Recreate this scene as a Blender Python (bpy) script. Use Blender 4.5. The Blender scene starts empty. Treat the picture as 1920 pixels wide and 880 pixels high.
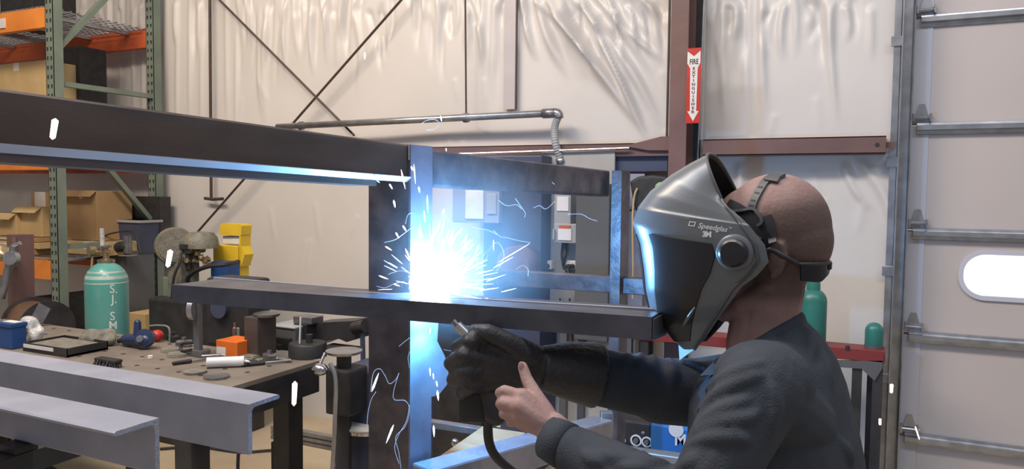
import bpy, bmesh, math, random
import numpy as np
from mathutils import Vector, Matrix
from mathutils.bvhtree import BVHTree
V = Vector
random.seed(7)
SC = bpy.context.scene
COL = SC.collection

# ------------------------------------------------------------------ camera, world, lights
FPX = 1400.0
CAM = V((0, 0, 1.65))
YAW = math.atan2(0.4276, 0.904)
PITCH = math.radians(3.19)
ROLL = 0.0105
F0 = V((-math.sin(YAW), math.cos(YAW), 0))
Rr = V((math.cos(YAW), math.sin(YAW), 0))
F = (F0 * math.cos(PITCH) + V((0, 0, -1)) * math.sin(PITCH)).normalized()
U0 = Rr.cross(F)
R = (Rr * math.cos(ROLL) + U0 * math.sin(ROLL)).normalized()
U = R.cross(F).normalized()
cd = bpy.data.cameras.new('camera')
cam = bpy.data.objects.new('camera', cd)
COL.objects.link(cam)
cam.matrix_world = Matrix(((R.x, U.x, -F.x, CAM.x), (R.y, U.y, -F.y, CAM.y), (R.z, U.z, -F.z, CAM.z), (0, 0, 0, 1)))
cd.sensor_width = 36
cd.lens = FPX / 1920 * 36
cd.clip_start = 0.05
SC.camera = cam

w = bpy.data.worlds.new('world')
SC.world = w
w.use_nodes = True
w.node_tree.nodes['Background'].inputs[0].default_value = (0.90, 0.90, 1.0, 1)
w.node_tree.nodes['Background'].inputs[1].default_value = 0.26
SC.view_settings.view_transform = 'Standard'
SC.view_settings.look = 'None'
SC.view_settings.gamma = 1
SC.view_settings.exposure = 0.13
SC.cycles.use_denoising = True
SC.cycles.sample_clamp_indirect = 6


def at(px, py, d):
    return CAM + (F + R * ((px - 960) / FPX) + U * ((440 - py) / FPX)) * d


def ray(px, py):
    return F + R * ((px - 960) / FPX) + U * ((440 - py) / FPX)


def onP(px, py, p0, n):
    r = ray(px, py)
    return CAM + r * ((p0 - CAM).dot(n) / r.dot(n))


WALLY = 4.26
def onY(px, py, Y): return onP(px, py, V((0, Y, 0)), V((0, 1, 0)))
def onX(px, py, X): return onP(px, py, V((X, 0, 0)), V((1, 0, 0)))
def onZ(px, py, Z): return onP(px, py, V((0, 0, Z)), V((0, 0, 1)))
def wall(px, py, off=0.0): return onY(px, py, WALLY - off)


def lamp(name, kind, loc, energy, color, size=1.0, size_y=None, aim=None):
    l = bpy.data.lights.new(name, kind)
    l.energy = energy
    l.color = color
    if kind == 'AREA':
        l.shape = 'RECTANGLE'
        l.size = size
        l.size_y = size_y or size
    elif kind == 'POINT':
        l.shadow_soft_size = size
    o = bpy.data.objects.new(name, l)
    COL.objects.link(o)
    o.location = loc
    if aim is not None:
        o.rotation_euler = (V(aim) - V(loc)).to_track_quat('-Z', 'Y').to_euler()
    return o


ARC = at(808, 534, 1.775)
lamp('shop_lamp_warm', 'AREA', (-3.6, 1.2, 4.5), 118, (1.0, 0.80, 0.60), 2.4, 0.5, (-3.0, 3.8, 0.5))
lamp('shop_lamp_middle', 'AREA', (-1.0, 1.2, 4.6), 58, (1.0, 0.90, 0.82), 2.4, 0.5, (-1.0, 3.6, 1.2))
lamp('shop_lamp_cool', 'AREA', (1.8, 1.2, 4.6), 40, (0.86, 0.92, 1.0), 2.4, 0.5, (1.6, 3.6, 1.2))
lamp('shop_lamp_near', 'AREA', (-2.4, 0.5, 4.4), 46, (0.86, 0.90, 1.0), 2.4, 0.5, (-1.7, 0.8, 1.0))
lamp('arc_light', 'POINT', ARC, 40, (0.15, 0.48, 1.0), 0.012)

# ------------------------------------------------------------------ materials
def mat(name, col, rough=0.6, metal=0.0, col2=None, scale=8.0, bump=0.0, bscale=None, emit=None, estr=1.0, spec=0.5, stretch=None, trans=0.0, coat=0.0, detail=4.0, lo=0.35, hi=0.65):
    m = bpy.data.materials.new(name)
    m.use_nodes = True
    nt = m.node_tree
    b = nt.nodes['Principled BSDF']
    b.inputs['Base Color'].default_value = (*col, 1)
    b.inputs['Roughness'].default_value = rough
    b.inputs['Metallic'].default_value = metal
    b.inputs['Specular IOR Level'].default_value = spec
    b.inputs['Coat Weight'].default_value = coat
    if trans: b.inputs['Transmission Weight'].default_value = trans
    if emit:
        b.inputs['Emission Color'].default_value = (*emit, 1)
        b.inputs['Emission Strength'].default_value = estr
    tc = nt.nodes.new('ShaderNodeTexCoord')
    mp = nt.nodes.new('ShaderNodeMapping')
    nt.links.new(tc.outputs['Object'], mp.inputs[0])
    if stretch: mp.inputs['Scale'].default_value = stretch
    c2 = col2 or tuple(c * 0.82 for c in col)
    n = nt.nodes.new('ShaderNodeTexNoise')
    n.inputs['Scale'].default_value = scale
    n.inputs['Detail'].default_value = detail
    nt.links.new(mp.outputs[0], n.inputs['Vector'])
    r = nt.nodes.new('ShaderNodeValToRGB')
    r.color_ramp.elements[0].position = lo
    r.color_ramp.elements[1].position = hi
    r.color_ramp.elements[0].color = (*col, 1)
    r.color_ramp.elements[1].color = (*c2, 1)
    nt.links.new(n.outputs[0], r.inputs[0])
    nt.links.new(r.outputs[0], b.inputs['Base Color'])
    if bump:
        n2 = nt.nodes.new('ShaderNodeTexNoise')
        n2.inputs['Scale'].default_value = bscale or scale * 4
        nt.links.new(mp.outputs[0], n2.inputs['Vector'])
        bp = nt.nodes.new('ShaderNodeBump')
        bp.inputs['Strength'].default_value = bump
        bp.inputs['Distance'].default_value = 0.01
        nt.links.new(n2.outputs[0], bp.inputs['Height'])
        nt.links.new(bp.outputs[0], b.inputs['Normal'])
    return m


M = {}
M['vinyl'] = mat('wall_vinyl', (0.66, 0.635, 0.61), 0.38, 0, (0.60, 0.575, 0.55), 1.2, 0.06, 30)
M['tape'] = mat('vinyl_tape', (0.50, 0.46, 0.47), 0.45, 0, (0.44, 0.41, 0.42), 6)
M['floor'] = mat('concrete', (0.52, 0.43, 0.30), 0.6, 0, (0.42, 0.34, 0.24), 2.5, 0.1, 40)
M['door'] = mat('door_panel', (0.56, 0.50, 0.475), 0.55, 0, (0.52, 0.465, 0.44), 1.0, 0.03, 60)
M['stile'] = mat('door_stile', (0.58, 0.59, 0.66), 0.5, 0, (0.54, 0.55, 0.62), 3)
M['galv'] = mat('galvanised_steel', (0.50, 0.51, 0.53), 0.32, 0.85, (0.36, 0.37, 0.39), 14)
M['chrome'] = mat('bright_metal', (0.75, 0.75, 0.77), 0.2, 1.0, (0.55, 0.55, 0.57), 10)
M['redox'] = mat('red_oxide_paint', (0.175, 0.098, 0.09), 0.5, 0, (0.14, 0.078, 0.072), 6, 0.05, 50)
M['rod'] = mat('rusty_rod', (0.06, 0.045, 0.04), 0.6, 0.3, (0.09, 0.06, 0.05), 20)
M['black'] = mat('black_rubber', (0.018, 0.018, 0.02), 0.6, 0, (0.03, 0.03, 0.032), 20)
M['blackmetal'] = mat('black_painted_metal', (0.028, 0.027, 0.030), 0.45, 0.2, (0.05, 0.048, 0.05), 9, 0.06, 60)
M['mill'] = mat('mill_scale_steel', (0.085, 0.066, 0.060), 0.5, 0.3, (0.12, 0.092, 0.082), 5, 0.05, 70, stretch=(1, 1, 3))
M['mill2'] = mat('mottled_steel', (0.085, 0.080, 0.095), 0.36, 0.55, (0.17, 0.15, 0.16), 16, 0.08, 60)
M['angle'] = mat('grey_angle_steel', (0.36, 0.375, 0.45), 0.5, 0.25, (0.29, 0.305, 0.37), 7, 0.03, 90)
M['postface'] = mat('lit_post_steel', (0.24, 0.24, 0.30), 0.45, 0.3, (0.17, 0.165, 0.21), 9, 0.05, 60)
M['lip'] = mat('pale_arc_lit_edge', (0.50, 0.50, 0.54), 0.45, 0.1)
M['channelsteel'] = mat('blue_grey_channel_steel', (0.075, 0.078, 0.095), 0.36, 0.5, (0.12, 0.12, 0.145), 12, 0.06, 60)
M['anglecut'] = mat('sawn_steel_edge', (0.55, 0.57, 0.66), 0.4, 0.6, (0.32, 0.34, 0.42), 160, 0.4, 300, stretch=(1, 1, 3))
M['rack'] = mat('sage_green_paint', (0.19, 0.24, 0.19), 0.5, 0, (0.15, 0.19, 0.155), 5, 0.03, 50)
M['orange'] = mat('orange_paint', (0.78, 0.27, 0.045), 0.5, 0, (0.66, 0.20, 0.03), 5)
M['redorange'] = mat('red_orange_paint', (0.60, 0.12, 0.03), 0.5, 0, (0.42, 0.08, 0.03), 6)
M['white'] = mat('white_plastic', (0.78, 0.78, 0.80), 0.4)
M['whitepaint'] = mat('white_lettering', (0.80, 0.84, 0.84), 0.6)
M['paper'] = mat('paper', (0.75, 0.72, 0.66), 0.8)
M['card'] = mat('cardboard', (0.42, 0.27, 0.13), 0.85, 0, (0.35, 0.22, 0.10), 4)
M['cardlight'] = mat('pale_cardboard', (0.60, 0.44, 0.22), 0.85, 0, (0.50, 0.36, 0.17), 5)
M['teal'] = mat('teal_cylinder_paint', (0.13, 0.39, 0.355), 0.35, 0, (0.085, 0.35, 0.32), 5, coat=0.3)
M['bandpaint'] = mat('worn_white_paint', (0.55, 0.60, 0.55), 0.5, 0, (0.16, 0.42, 0.38), 9)
M['green'] = mat('green_cylinder_paint', (0.035, 0.20, 0.17), 0.35, 0, (0.03, 0.16, 0.14), 5)
M['brass'] = mat('brass', (0.55, 0.42, 0.25), 0.35, 0.9, (0.40, 0.32, 0.2), 12)
M['yellow'] = mat('yellow_paint', (0.80, 0.56, 0.03), 0.42, 0, (0.70, 0.46, 0.03), 4)
M['blue'] = mat('blue_paint', (0.02, 0.08, 0.26), 0.45, 0, (0.015, 0.06, 0.2), 4)
M['millerblue'] = mat('bright_blue_paint', (0.02, 0.16, 0.52), 0.45, 0, (0.02, 0.14, 0.46), 4)
M['greybox'] = mat('grey_enclosure', (0.36, 0.37, 0.38), 0.5, 0, (0.32, 0.33, 0.34), 4)
M['greypanel'] = mat('light_grey_board', (0.40, 0.39, 0.38), 0.55, 0, (0.35, 0.34, 0.33), 3)
M['darkgrey'] = mat('dark_grey_cabinet', (0.13, 0.135, 0.145), 0.45, 0.1, (0.10, 0.105, 0.11), 3)
M['navygrey'] = mat('blue_grey_metal', (0.07, 0.085, 0.14), 0.45, 0.1, (0.05, 0.06, 0.11), 3)
M['violetgrey'] = mat('blue_grey_pad', (0.30, 0.31, 0.40), 0.6, 0, (0.26, 0.27, 0.35), 3)
M['table'] = mat('dusty_table_steel', (0.25, 0.215, 0.18), 0.6, 0.2, (0.18, 0.155, 0.13), 7, 0.1, 60)
M['steel'] = mat('bare_steel', (0.34, 0.34, 0.36), 0.35, 0.8, (0.22, 0.22, 0.23), 18, 0.1, 80)
M['oldgreen'] = mat('old_green_paint', (0.13, 0.14, 0.11), 0.55, 0.1, (0.24, 0.22, 0.17), 22, 0.2, 60)
M['copper'] = mat('copper_wire', (0.70, 0.42, 0.28), 0.3, 0.9, (0.5, 0.28, 0.18), 60, 0.3, 200, stretch=(1, 8, 1))
M['redpaint'] = mat('red_paint', (0.55, 0.03, 0.02), 0.45, 0, (0.42, 0.025, 0.02), 5)
M['redcart'] = mat('worn_red_paint', (0.20, 0.03, 0.027), 0.5, 0, (0.22, 0.03, 0.03), 9)
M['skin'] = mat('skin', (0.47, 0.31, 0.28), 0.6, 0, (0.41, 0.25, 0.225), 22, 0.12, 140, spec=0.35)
def stubble_shade_mix():
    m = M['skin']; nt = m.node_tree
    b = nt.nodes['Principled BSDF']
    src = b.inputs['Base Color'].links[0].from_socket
    at_ = nt.nodes.new('ShaderNodeAttribute'); at_.attribute_name = 'stubble_shade'
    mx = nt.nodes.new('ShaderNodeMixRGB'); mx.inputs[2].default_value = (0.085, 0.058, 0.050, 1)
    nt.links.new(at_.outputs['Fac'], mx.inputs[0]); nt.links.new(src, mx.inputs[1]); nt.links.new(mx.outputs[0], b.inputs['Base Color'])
stubble_shade_mix()
M['nail'] = mat('finger_nail', (0.60, 0.40, 0.36), 0.35)
M['shirt'] = mat('slate_shirt_cloth', (0.060, 0.070, 0.086), 0.8, 0, (0.050, 0.058, 0.073), 12, 0.25, 300, spec=0.2)
M['jeans'] = mat('dark_denim', (0.03, 0.04, 0.07), 0.9, 0, (0.04, 0.05, 0.08), 20, 0.2, 300)
M['boots'] = mat('boot_leather', (0.05, 0.035, 0.025), 0.6)
M['glove'] = mat('black_leather', (0.030, 0.029, 0.032), 0.5, 0, (0.038, 0.037, 0.040), 14, 0.3, 90)
M['helmet'] = mat('grey_helmet_plastic', (0.18, 0.195, 0.21), 0.33, 0.25, (0.165, 0.18, 0.195), 3, 0.02, 200)
M['helmetblack'] = mat('black_helmet_plastic', (0.024, 0.023, 0.026), 0.3)
M['strap'] = mat('grey_strap_plastic', (0.10, 0.105, 0.11), 0.45)
M['lens'] = mat('dark_lens', (0.006, 0.006, 0.008), 0.08)
M['limelens'] = mat('green_plastic', (0.25, 0.5, 0.2), 0.4)
M['bib'] = mat('arc_tinted_cloth', (0.40, 0.55, 0.70), 0.8)
M['wood'] = mat('plywood', (0.36, 0.25, 0.15), 0.7, 0, (0.28, 0.19, 0.11), 5, stretch=(1, 8, 1))
M['film'] = mat('glossy_grey_steel', (0.30, 0.31, 0.38), 0.22, 0.6, (0.42, 0.42, 0.50), 10, 0.15, 25)
M['bag'] = mat('clear_plastic_bag', (0.55, 0.55, 0.55), 0.25, 0, (0.45, 0.45, 0.45), 20, 0.5, 60)
M['rag'] = mat('dusty_grey_cloth', (0.22, 0.21, 0.17), 0.9, 0, (0.15, 0.14, 0.12), 30, 0.5, 60)
M['toolblue'] = mat('navy_tool_paint', (0.02, 0.035, 0.09), 0.35, 0.1, (0.03, 0.05, 0.12), 12)
M['orangebox'] = mat('orange_carton', (0.75, 0.17, 0.02), 0.55, 0, (0.65, 0.14, 0.02), 5)
M['glow'] = mat('daylit_pane', (0.8, 0.85, 1.0), 0.3, emit=(0.86, 0.92, 1.0), estr=1.15)
M['spark'] = mat('white_hot_spark', (1, 1, 1), 0.5, emit=(0.52, 0.74, 1.0), estr=2.4)
M['sparkwarm'] = mat('warm_hot_spark', (1, 1, 1), 0.5, emit=(1.0, 0.72, 0.6), estr=2.0)
M['thread'] = mat('blue_lit_fume_thread', (0.5, 0.6, 0.8), 0.5, emit=(0.35, 0.55, 1.0), estr=0.45)
M['arc'] = mat('arc_plasma', (1, 1, 1), 0.5, emit=(0.62, 0.84, 1.0), estr=14.0)

# ------------------------------------------------------------------ mesh builder
WL = {}


class MB:
    def __init__(s):
        s.bm = bmesh.new()

    def _mi(s, faces, mi):
        if mi:
            for f in faces: f.material_index = mi

    def pts(s, P, faces, mi=0):
        vs = [s.bm.verts.new(p) for p in P]
        fs = []
        for f in faces:
            try: fs.append(s.bm.faces.new([vs[i] for i in f]))
            except ValueError: pass
        s._mi(fs, mi)
        return s

    def obox(s, c, ax, ay, az, bev=0.0, mi=0):
        c = V(c); ax = V(ax); ay = V(ay); az = V(az)
        P = [c + ax * i + ay * j + az * k for k in (-1, 1) for j in (-1, 1) for i in (-1, 1)]
        vs = [s.bm.verts.new(p) for p in P]
        fs = [s.bm.faces.new([vs[i] for i in f]) for f in ((0, 2, 3, 1), (4, 5, 7, 6), (0, 1, 5, 4), (2, 6, 7, 3), (0, 4, 6, 2), (1, 3, 7, 5))]
        s._mi(fs, mi)
        if bev > 0:
            es = list({e for f in fs for e in f.edges})
            r = bmesh.ops.bevel(s.bm, geom=es, offset=bev, segments=2, profile=0.5, affect='EDGES', clamp_overlap=True)
            s._mi(r['faces'], mi)
        return s

    def box(s, a, b, bev=0.0, rot=0.0, mi=0):
        a = V(a); b = V(b)
        c = (a + b) / 2; h = (b - a) / 2
        cr, sr = math.cos(rot), math.sin(rot)
        return s.obox(c, V((cr, sr, 0)) * abs(h.x), V((-sr, cr, 0)) * abs(h.y), V((0, 0, abs(h.z))), bev, mi)

    def bar(s, p, q, w_, h_, up=V((0, 0, 1)), bev=0.0, mi=0):
        p = V(p); q = V(q)
        d = (q - p).normalized()
        sd = d.cross(up).normalized()
        u = sd.cross(d).normalized()
        return s.obox((p + q) / 2, (q - p) / 2, sd * w_ / 2, u * h_ / 2, bev, mi)

    def prism(s, poly, ext, mi=0):
        n = len(poly)
        ext = V(ext)
        P = [V(p) for p in poly] + [V(p) + ext for p in poly]
        return s.pts(P, [list(range(n - 1, -1, -1)), list(range(n, 2 * n))] + [[i, (i + 1) % n, n + (i + 1) % n, n + i] for i in range(n)], mi)

    def loft(s, rings, cap=True, closed=True, mi=0):
        n = len(rings[0])
        vs = [[s.bm.verts.new(p) for p in r] for r in rings]
        fs = []
        m = n if closed else n - 1
        for a, b in zip(vs[:-1], vs[1:]):
            for i in range(m):
                j = (i + 1) % n
                fs.append(s.bm.faces.new([a[i], a[j], b[j], b[i]]))
        if cap and closed:
            fs.append(s.bm.faces.new(vs[0][::-1]))
            fs.append(s.bm.faces.new(vs[-1]))
        s._mi(fs, mi)
        return s

    def tube(s, P, r, n=10, cap=True, mi=0, flat=1.0, up=V((0, 0, 1))):
        P = [V(p) for p in P]
        rings = []
        prev = None
        for i, p in enumerate(P):
            d = (P[min(i + 1, len(P) - 1)] - P[max(i - 1, 0)]).normalized()
            if prev is None:
                a = up if abs(d.dot(up)) < 0.95 else V((1, 0, 0))
                x = d.cross(a).normalized()
            else:
                x = (prev - d * prev.dot(d)).normalized()
            prev = x
            y = d.cross(x)
            rr = r[i] if isinstance(r, (list, tuple)) else r
            rings.append([p + x * math.cos(2 * math.pi * k / n) * rr + y * math.sin(2 * math.pi * k / n) * rr * flat for k in range(n)])
        return s.loft(rings, cap, True, mi)

    def lathe(s, c, prof, axis=V((0, 0, 1)), n=24, mi=0, cap=True):
        c = V(c); axis = V(axis).normalized()
        a = V((1, 0, 0)) if abs(axis.x) < 0.9 else V((0, 1, 0))
        x = axis.cross(a).normalized(); y = axis.cross(x)
        rings = [[c + axis * h + x * math.cos(2 * math.pi * k / n) * max(r, 1e-4) + y * math.sin(2 * math.pi * k / n) * max(r, 1e-4) for k in range(n)] for r, h in prof]
        return s.loft(rings, cap, True, mi)

    def cyl(s, p, q, r, n=16, mi=0, r2=None):
        p = V(p); q = V(q)
        L = (q - p).length
        return s.lathe(p, [(r, 0), (r if r2 is None else r2, L)], (q - p), n, mi)

    def ell(s, c, ax, ay, az, n=18, m=12, mi=0):
        c = V(c)
        rings = []
        for j in range(m + 1):
            ph = math.pi * (j / m) - math.pi / 2
            cr = max(math.cos(ph), 0.002)
            rings.append([c + ax * (math.cos(2 * math.pi * i / n) * cr) + ay * (math.sin(2 * math.pi * i / n) * cr) + az * math.sin(ph) for i in range(n)])
        return s.loft(rings, True, True, mi)

    def cap(s, p, q, r1, r2=None, n=14):
        """rounded tapered capsule"""
        p = V(p); q = V(q); r2 = r1 if r2 is None else r2
        d = (q - p); L = d.length
        prof = [(r1 * math.sin(a), -r1 * math.cos(a)) for a in np.linspace(0.05, math.pi / 2, 6)]
        prof += [(r2 * math.cos(a), L + r2 * math.sin(a)) for a in np.linspace(0, math.pi / 2 - 0.05, 6)]
        return s.lathe(p, prof, d, n)

    def lump(s, c, sx, sy, sz, seed=0, amp=0.3, sub=3):
        r = bmesh.ops.create_icosphere(s.bm, subdivisions=sub, radius=1.0)
        rnd = random.Random(seed)
        ks = [(V((rnd.uniform(-4, 4), rnd.uniform(-4, 4), rnd.uniform(-4, 4))), rnd.uniform(0, 6)) for _ in range(6)]
        for v in r['verts']:
            d = sum(math.sin(k.dot(v.co) + ph) for k, ph in ks) / 6
            v.co = v.co * (1 + amp * d * 1.6)
            v.co = V((c[0] + v.co.x * sx, c[1] + v.co.y * sy, c[2] + v.co.z * sz))
        return s

    def build(s, name, m, parent=None, smooth=False, origin=None):
        bmesh.ops.recalc_face_normals(s.bm, faces=s.bm.faces)
        if parent is not None: o0 = WL[parent]
        elif origin is not None: o0 = V(origin)
        else:
            xs = [v.co.x for v in s.bm.verts]; ys = [v.co.y for v in s.bm.verts]; zs = [v.co.z for v in s.bm.verts]
            o0 = V(((min(xs) + max(xs)) / 2, (min(ys) + max(ys)) / 2, min(zs)))
        bmesh.ops.translate(s.bm, verts=s.bm.verts, vec=-o0)
        me = bpy.data.meshes.new(name)
        s.bm.to_mesh(me)
        s.bm.free()
        if smooth:
            me.polygons.foreach_set('use_smooth', [True] * len(me.polygons))
            if smooth != 'all':
                try: me.set_sharp_from_angle(angle=math.radians(42))
                except Exception: pass
        for mm in (m if isinstance(m, (list, tuple)) else [m]): me.materials.append(mm if not isinstance(mm, str) else M[mm])
        o = bpy.data.objects.new(name, me)
        COL.objects.link(o)
        if parent is not None: o.parent = parent
        else: o.location = o0
        WL[o] = o0
        return o


def tag(o, label, cat, group=None, kind=None):
    if label: o['label'] = label
    if cat: o['category'] = cat
    if group: o['group'] = group
    if kind: o['kind'] = kind
    return o


def thing(name, label, cat, loc, group=None):
    o = bpy.data.objects.new(name, None)
    o.empty_display_size = 0.05
    COL.objects.link(o)
    o.location = V(loc)
    WL[o] = V(loc)
    return tag(o, label, cat, group)


def struct(name, mb, m, smooth=False):
    o = mb.build(name, m, None, smooth)
    o['kind'] = 'structure'
    return o


def tobj(o):
    """world-space BVH of an object built by MB"""
    me = o.data
    off = WL[o]
    return BVHTree.FromPolygons([v.co + off for v in me.vertices], [p.vertices for p in me.polygons])


def text_mesh(s, size=1.0, bold=0.0, shear=0.0, spacing=1.0):
    c = bpy.data.curves.new('lettering', 'FONT')
    c.body = s
    c.size = size
    c.offset = bold
    c.shear = shear
    c.space_character = spacing
    c.align_x = 'CENTER'; c.align_y = 'CENTER'
    c.resolution_u = 3
    o = bpy.data.objects.new('tmp', c)
    COL.objects.link(o)
    dg = bpy.context.evaluated_depsgraph_get()
    me = bpy.data.meshes.new_from_object(o.evaluated_get(dg))
    bpy.data.objects.remove(o)
    P = [V((v.co.x, v.co.y, 0)) for v in me.vertices]
    Fs = [list(p.vertices) for p in me.polygons]
    return P, Fs


def text_flat(name, s, size, center, ux, uy, m, parent, bold=0.0, shear=0.0, spacing=1.0):
    P, Fs = text_mesh(s, size, bold, shear, spacing)
    mb = MB()
    mb.pts([V(center) + V(ux) * p.x + V(uy) * p.y for p in P], Fs)
    return mb.build(name, m, parent)


def decal(name, s, px, py, size_px, ang, target, m, parent, off=0.0012, bold=0.0, shear=0.0, spacing=1.0, extra=None, lo=0.2):
    """lettering laid on the surface of the thing it is printed on"""
    if extra: P, Fs = extra
    else: P, Fs = text_mesh(s, 1.0, bold, shear, spacing)
    mb = MB()
    ca, sa = math.cos(ang), math.sin(ang)
    bm = mb.bm
    vs = [bm.verts.new(p) for p in P]
    for f in Fs:
        try: bm.faces.new([vs[i] for i in f])
        except ValueError: pass
    bmesh.ops.subdivide_edges(bm, edges=[e for e in bm.edges if e.calc_length() > lo], cuts=2, use_grid_fill=True)
    bmesh.ops.triangulate(bm, faces=bm.faces)
    for v in bm.verts:
        x, y = v.co.x * size_px, v.co.y * size_px
        qx = px + x * ca - y * sa * -1 * -1
        qx = px + x * ca + y * sa
        qy = py + x * sa - y * ca
        r = ray(qx, qy).normalized()
        hit = target.ray_cast(CAM, r)
        v.co = (hit[0] - r * off) if hit[0] is not None else at(qx, qy, 1.4)
    return mb.build(name, m, parent)


def remesh(mb, voxel, smooth_iter=6, fac=0.5):
    """union of closed volumes -> one continuous surface, returned as an MB"""
    me = bpy.data.meshes.new('tmp')
    bmesh.ops.recalc_face_normals(mb.bm, faces=mb.bm.faces)
    mb.bm.to_mesh(me); mb.bm.free()
    o = bpy.data.objects.new('tmp', me)
    COL.objects.link(o)
    md = o.modifiers.new('r', 'REMESH'); md.mode = 'VOXEL'; md.voxel_size = voxel
    if smooth_iter:
        ms = o.modifiers.new('s', 'SMOOTH'); ms.iterations = smooth_iter; ms.factor = fac
    dg = bpy.context.evaluated_depsgraph_get()
    m2 = bpy.data.meshes.new_from_object(o.evaluated_get(dg))
    bpy.data.objects.remove(o)
    out = MB()
    out.bm.from_mesh(m2)
    return out


def spl(P, n=6):
    """Catmull-Rom through points"""
    P = [V(p) for p in P]
    Q = [P[0] * 2 - P[1]] + P + [P[-1] * 2 - P[-2]]
    out = []
    for i in range(1, len(Q) - 2):
        a, b, c, d = Q[i - 1], Q[i], Q[i + 1], Q[i + 2]
        for k in range(n):
            t = k / n
            out.append(0.5 * ((2 * b) + (c - a) * t + (2 * a - 5 * b + 4 * c - d) * t * t + (3 * b - a - 3 * c + d) * t ** 3))
    out.append(P[-1])
    return out


def wbox(mb, px0, py0, px1, py1, off, thk, bev=0.0, mi=0):
    """box standing on the wall plane, its front face `off` before the wall, seen between these corners"""
    Y = WALLY - off
    a = onY(px0, (py0 + py1) / 2, Y); b = onY(px1, (py0 + py1) / 2, Y)
    mx = (px0 + px1) / 2
    t = onY(mx, py0, Y); u = onY(mx, py1, Y)
    return mb.box((a.x, Y, u.z), (b.x, Y + thk, t.z), bev, mi=mi)

# ------------------------------------------------------------------ room shell
XD = wall(1703, 300).x           # edge of the door opening
XL = -8.6
def build_wall():
    x0, x1, z0, z1 = XL, XD, 0.0, 3.9
    st = 0.0125
    nx = int((x1 - x0) / st) + 1; nz = int((z1 - z0) / st) + 1
    X, Z = np.meshgrid(np.linspace(x0, x1, nx), np.linspace(z0, z1, nz))
    H = np.zeros_like(X)
    rng = np.random.RandomState(3)
    H += 0.006 * np.sin(X * 2.1 + 0.6 * np.sin(Z * 1.7)) + 0.004 * np.sin(X * 5.3 + Z * 1.1)
    def crease(pa, pb, wd, amp, bend=0.0):
        nonlocal H
        a = wall(*pa); b = wall(*pb)
        ax, az, bx, bz = a.x, a.z, b.x, b.z
        L = math.hypot(bx - ax, bz - az); dx, dz = (bx - ax) / L, (bz - az) / L
        lo_x, hi_x = min(ax, bx) - 0.35, max(ax, bx) + 0.35
        i0 = max(0, int((lo_x - x0) / st)); i1 = min(nx, int((hi_x - x0) / st) + 1)
        if i1 <= i0: return
        xs = X[:, i0:i1] - ax; zs = Z[:, i0:i1] - az
        t = (xs * dx + zs * dz) / L
        d = -xs * dz + zs * dx + bend * np.sin(np.clip(t, 0, 1) * math.pi)
        tap = np.clip(np.minimum(t * 6, (1 - t) * 2.2), 0, 1)
        tap = tap * tap * (3 - 2 * tap)
        H[:, i0:i1] += amp * tap * np.exp(-(d / wd) ** 2)
    fan = [((1020, -20), (1220, 265)), ((1060, -20), (1245, 250)), ((1040, -20), (1150, 190)), ((1100, -30), (1225, 150)),
           ((1005, -20), (1060, 140)), ((1130, -30), (1252, 120)), ((985, -20), (1010, 120)), ((1160, -30), (1250, 60)),
           ((1080, -20), (1200, 240)), ((1118, 60), (1215, 270)), ((1015, -10), (1100, 110)), ((1040, 20), (1130, 130)),
           ((995, -10), (1180, 200))]
    for a, b in fan:
        crease(a, b, 0.016 + 0.010 * rng.rand(), 0.042 + 0.02 * rng.rand(), 0.03 * rng.randn())
    for a, b in [((880, -20), (905, 150)), ((895, 40), (900, 130)), ((930, -20), (925, 200)), ((660, -20), (655, 60)), ((590, -30), (570, 120)),
                 ((545, -20), (530, 120)), ((645, -30), (640, 80)), ((820, -20), (830, 90)), ((855, -20), (848, 80)), ((498, 30), (500, 250)),
                 ((486, 0), (494, 240)), ((800, -30), (812, 60)), ((870, -20), (885, 90)), ((905, -20), (897, 110)),
                 ((1365, -30), (1362, 260)), ((1400, -30), (1405, 250)), ((1432, -20), (1436, 255)), ((1350, -20), (1340, 150)),
                 ((1550, -20), (1570, 250)),  
                 ((1390, 300), (1386, 420)), ((1580, 300), (1640, 400)), ((1600, 290), (1680, 480)), ((1180, 330), (1185, 560)), ((1215, 330), (1213, 520))]:
        crease(a, b, 0.016 + 0.01 * rng.rand(), 0.015 + 0.010 * rng.rand(), 0.02 * rng.randn())
    for _ in range(150):
        px = rng.uniform(150, 1640)
        if 1250 < px < 1320: continue
        py = rng.uniform(-60, 20); ln = rng.uniform(50, 170)
        lean = rng.uniform(-8, 8) + (rng.uniform(10, 60) if 980 < px < 1250 else 0)
        crease((px, py), (px + lean, py + ln), 0.012 + 0.012 * rng.rand(), (0.010 + 0.016 * rng.rand()) * rng.choice([1, 1, -1]), 0.02 * rng.randn())
    for k in range(14):
        px = 160 + k * 22
        crease((px, -40), (px + rng.uniform(-6, 6), rng.uniform(180, 330)), 0.02, 0.012)
    for _ in range(40):
        px = rng.uniform(300, 1650); py = rng.uniform(120, 500)
        crease((px, py), (px + rng.uniform(-25, 25), py + rng.uniform(50, 120)), 0.02, 0.0045)
    P = np.stack([X, WALLY - H, Z], -1).reshape(-1, 3)
    me = bpy.data.meshes.new('wall_back')
    i, j = np.meshgrid(np.arange(nx - 1), np.arange(nz - 1))
    a = (j * nx + i).ravel()
    q = np.stack([a, a + 1, a + nx + 1, a + nx], -1)
    me.vertices.add(len(P)); me.vertices.foreach_set('co', P.ravel().astype(np.float32))
    me.loops.add(q.size); me.loops.foreach_set('vertex_index', q.ravel().astype(np.int32))
    me.polygons.add(len(q))
    me.polygons.foreach_set('loop_start', (np.arange(len(q)) * 4).astype(np.int32))
    me.polygons.foreach_set('loop_total', np.full(len(q), 4, dtype=np.int32))
    me.polygons.foreach_set('use_smooth', np.ones(len(q), dtype=bool))
    me.update(calc_edges=True); me.validate()
    me.materials.append(M['vinyl'])
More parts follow.
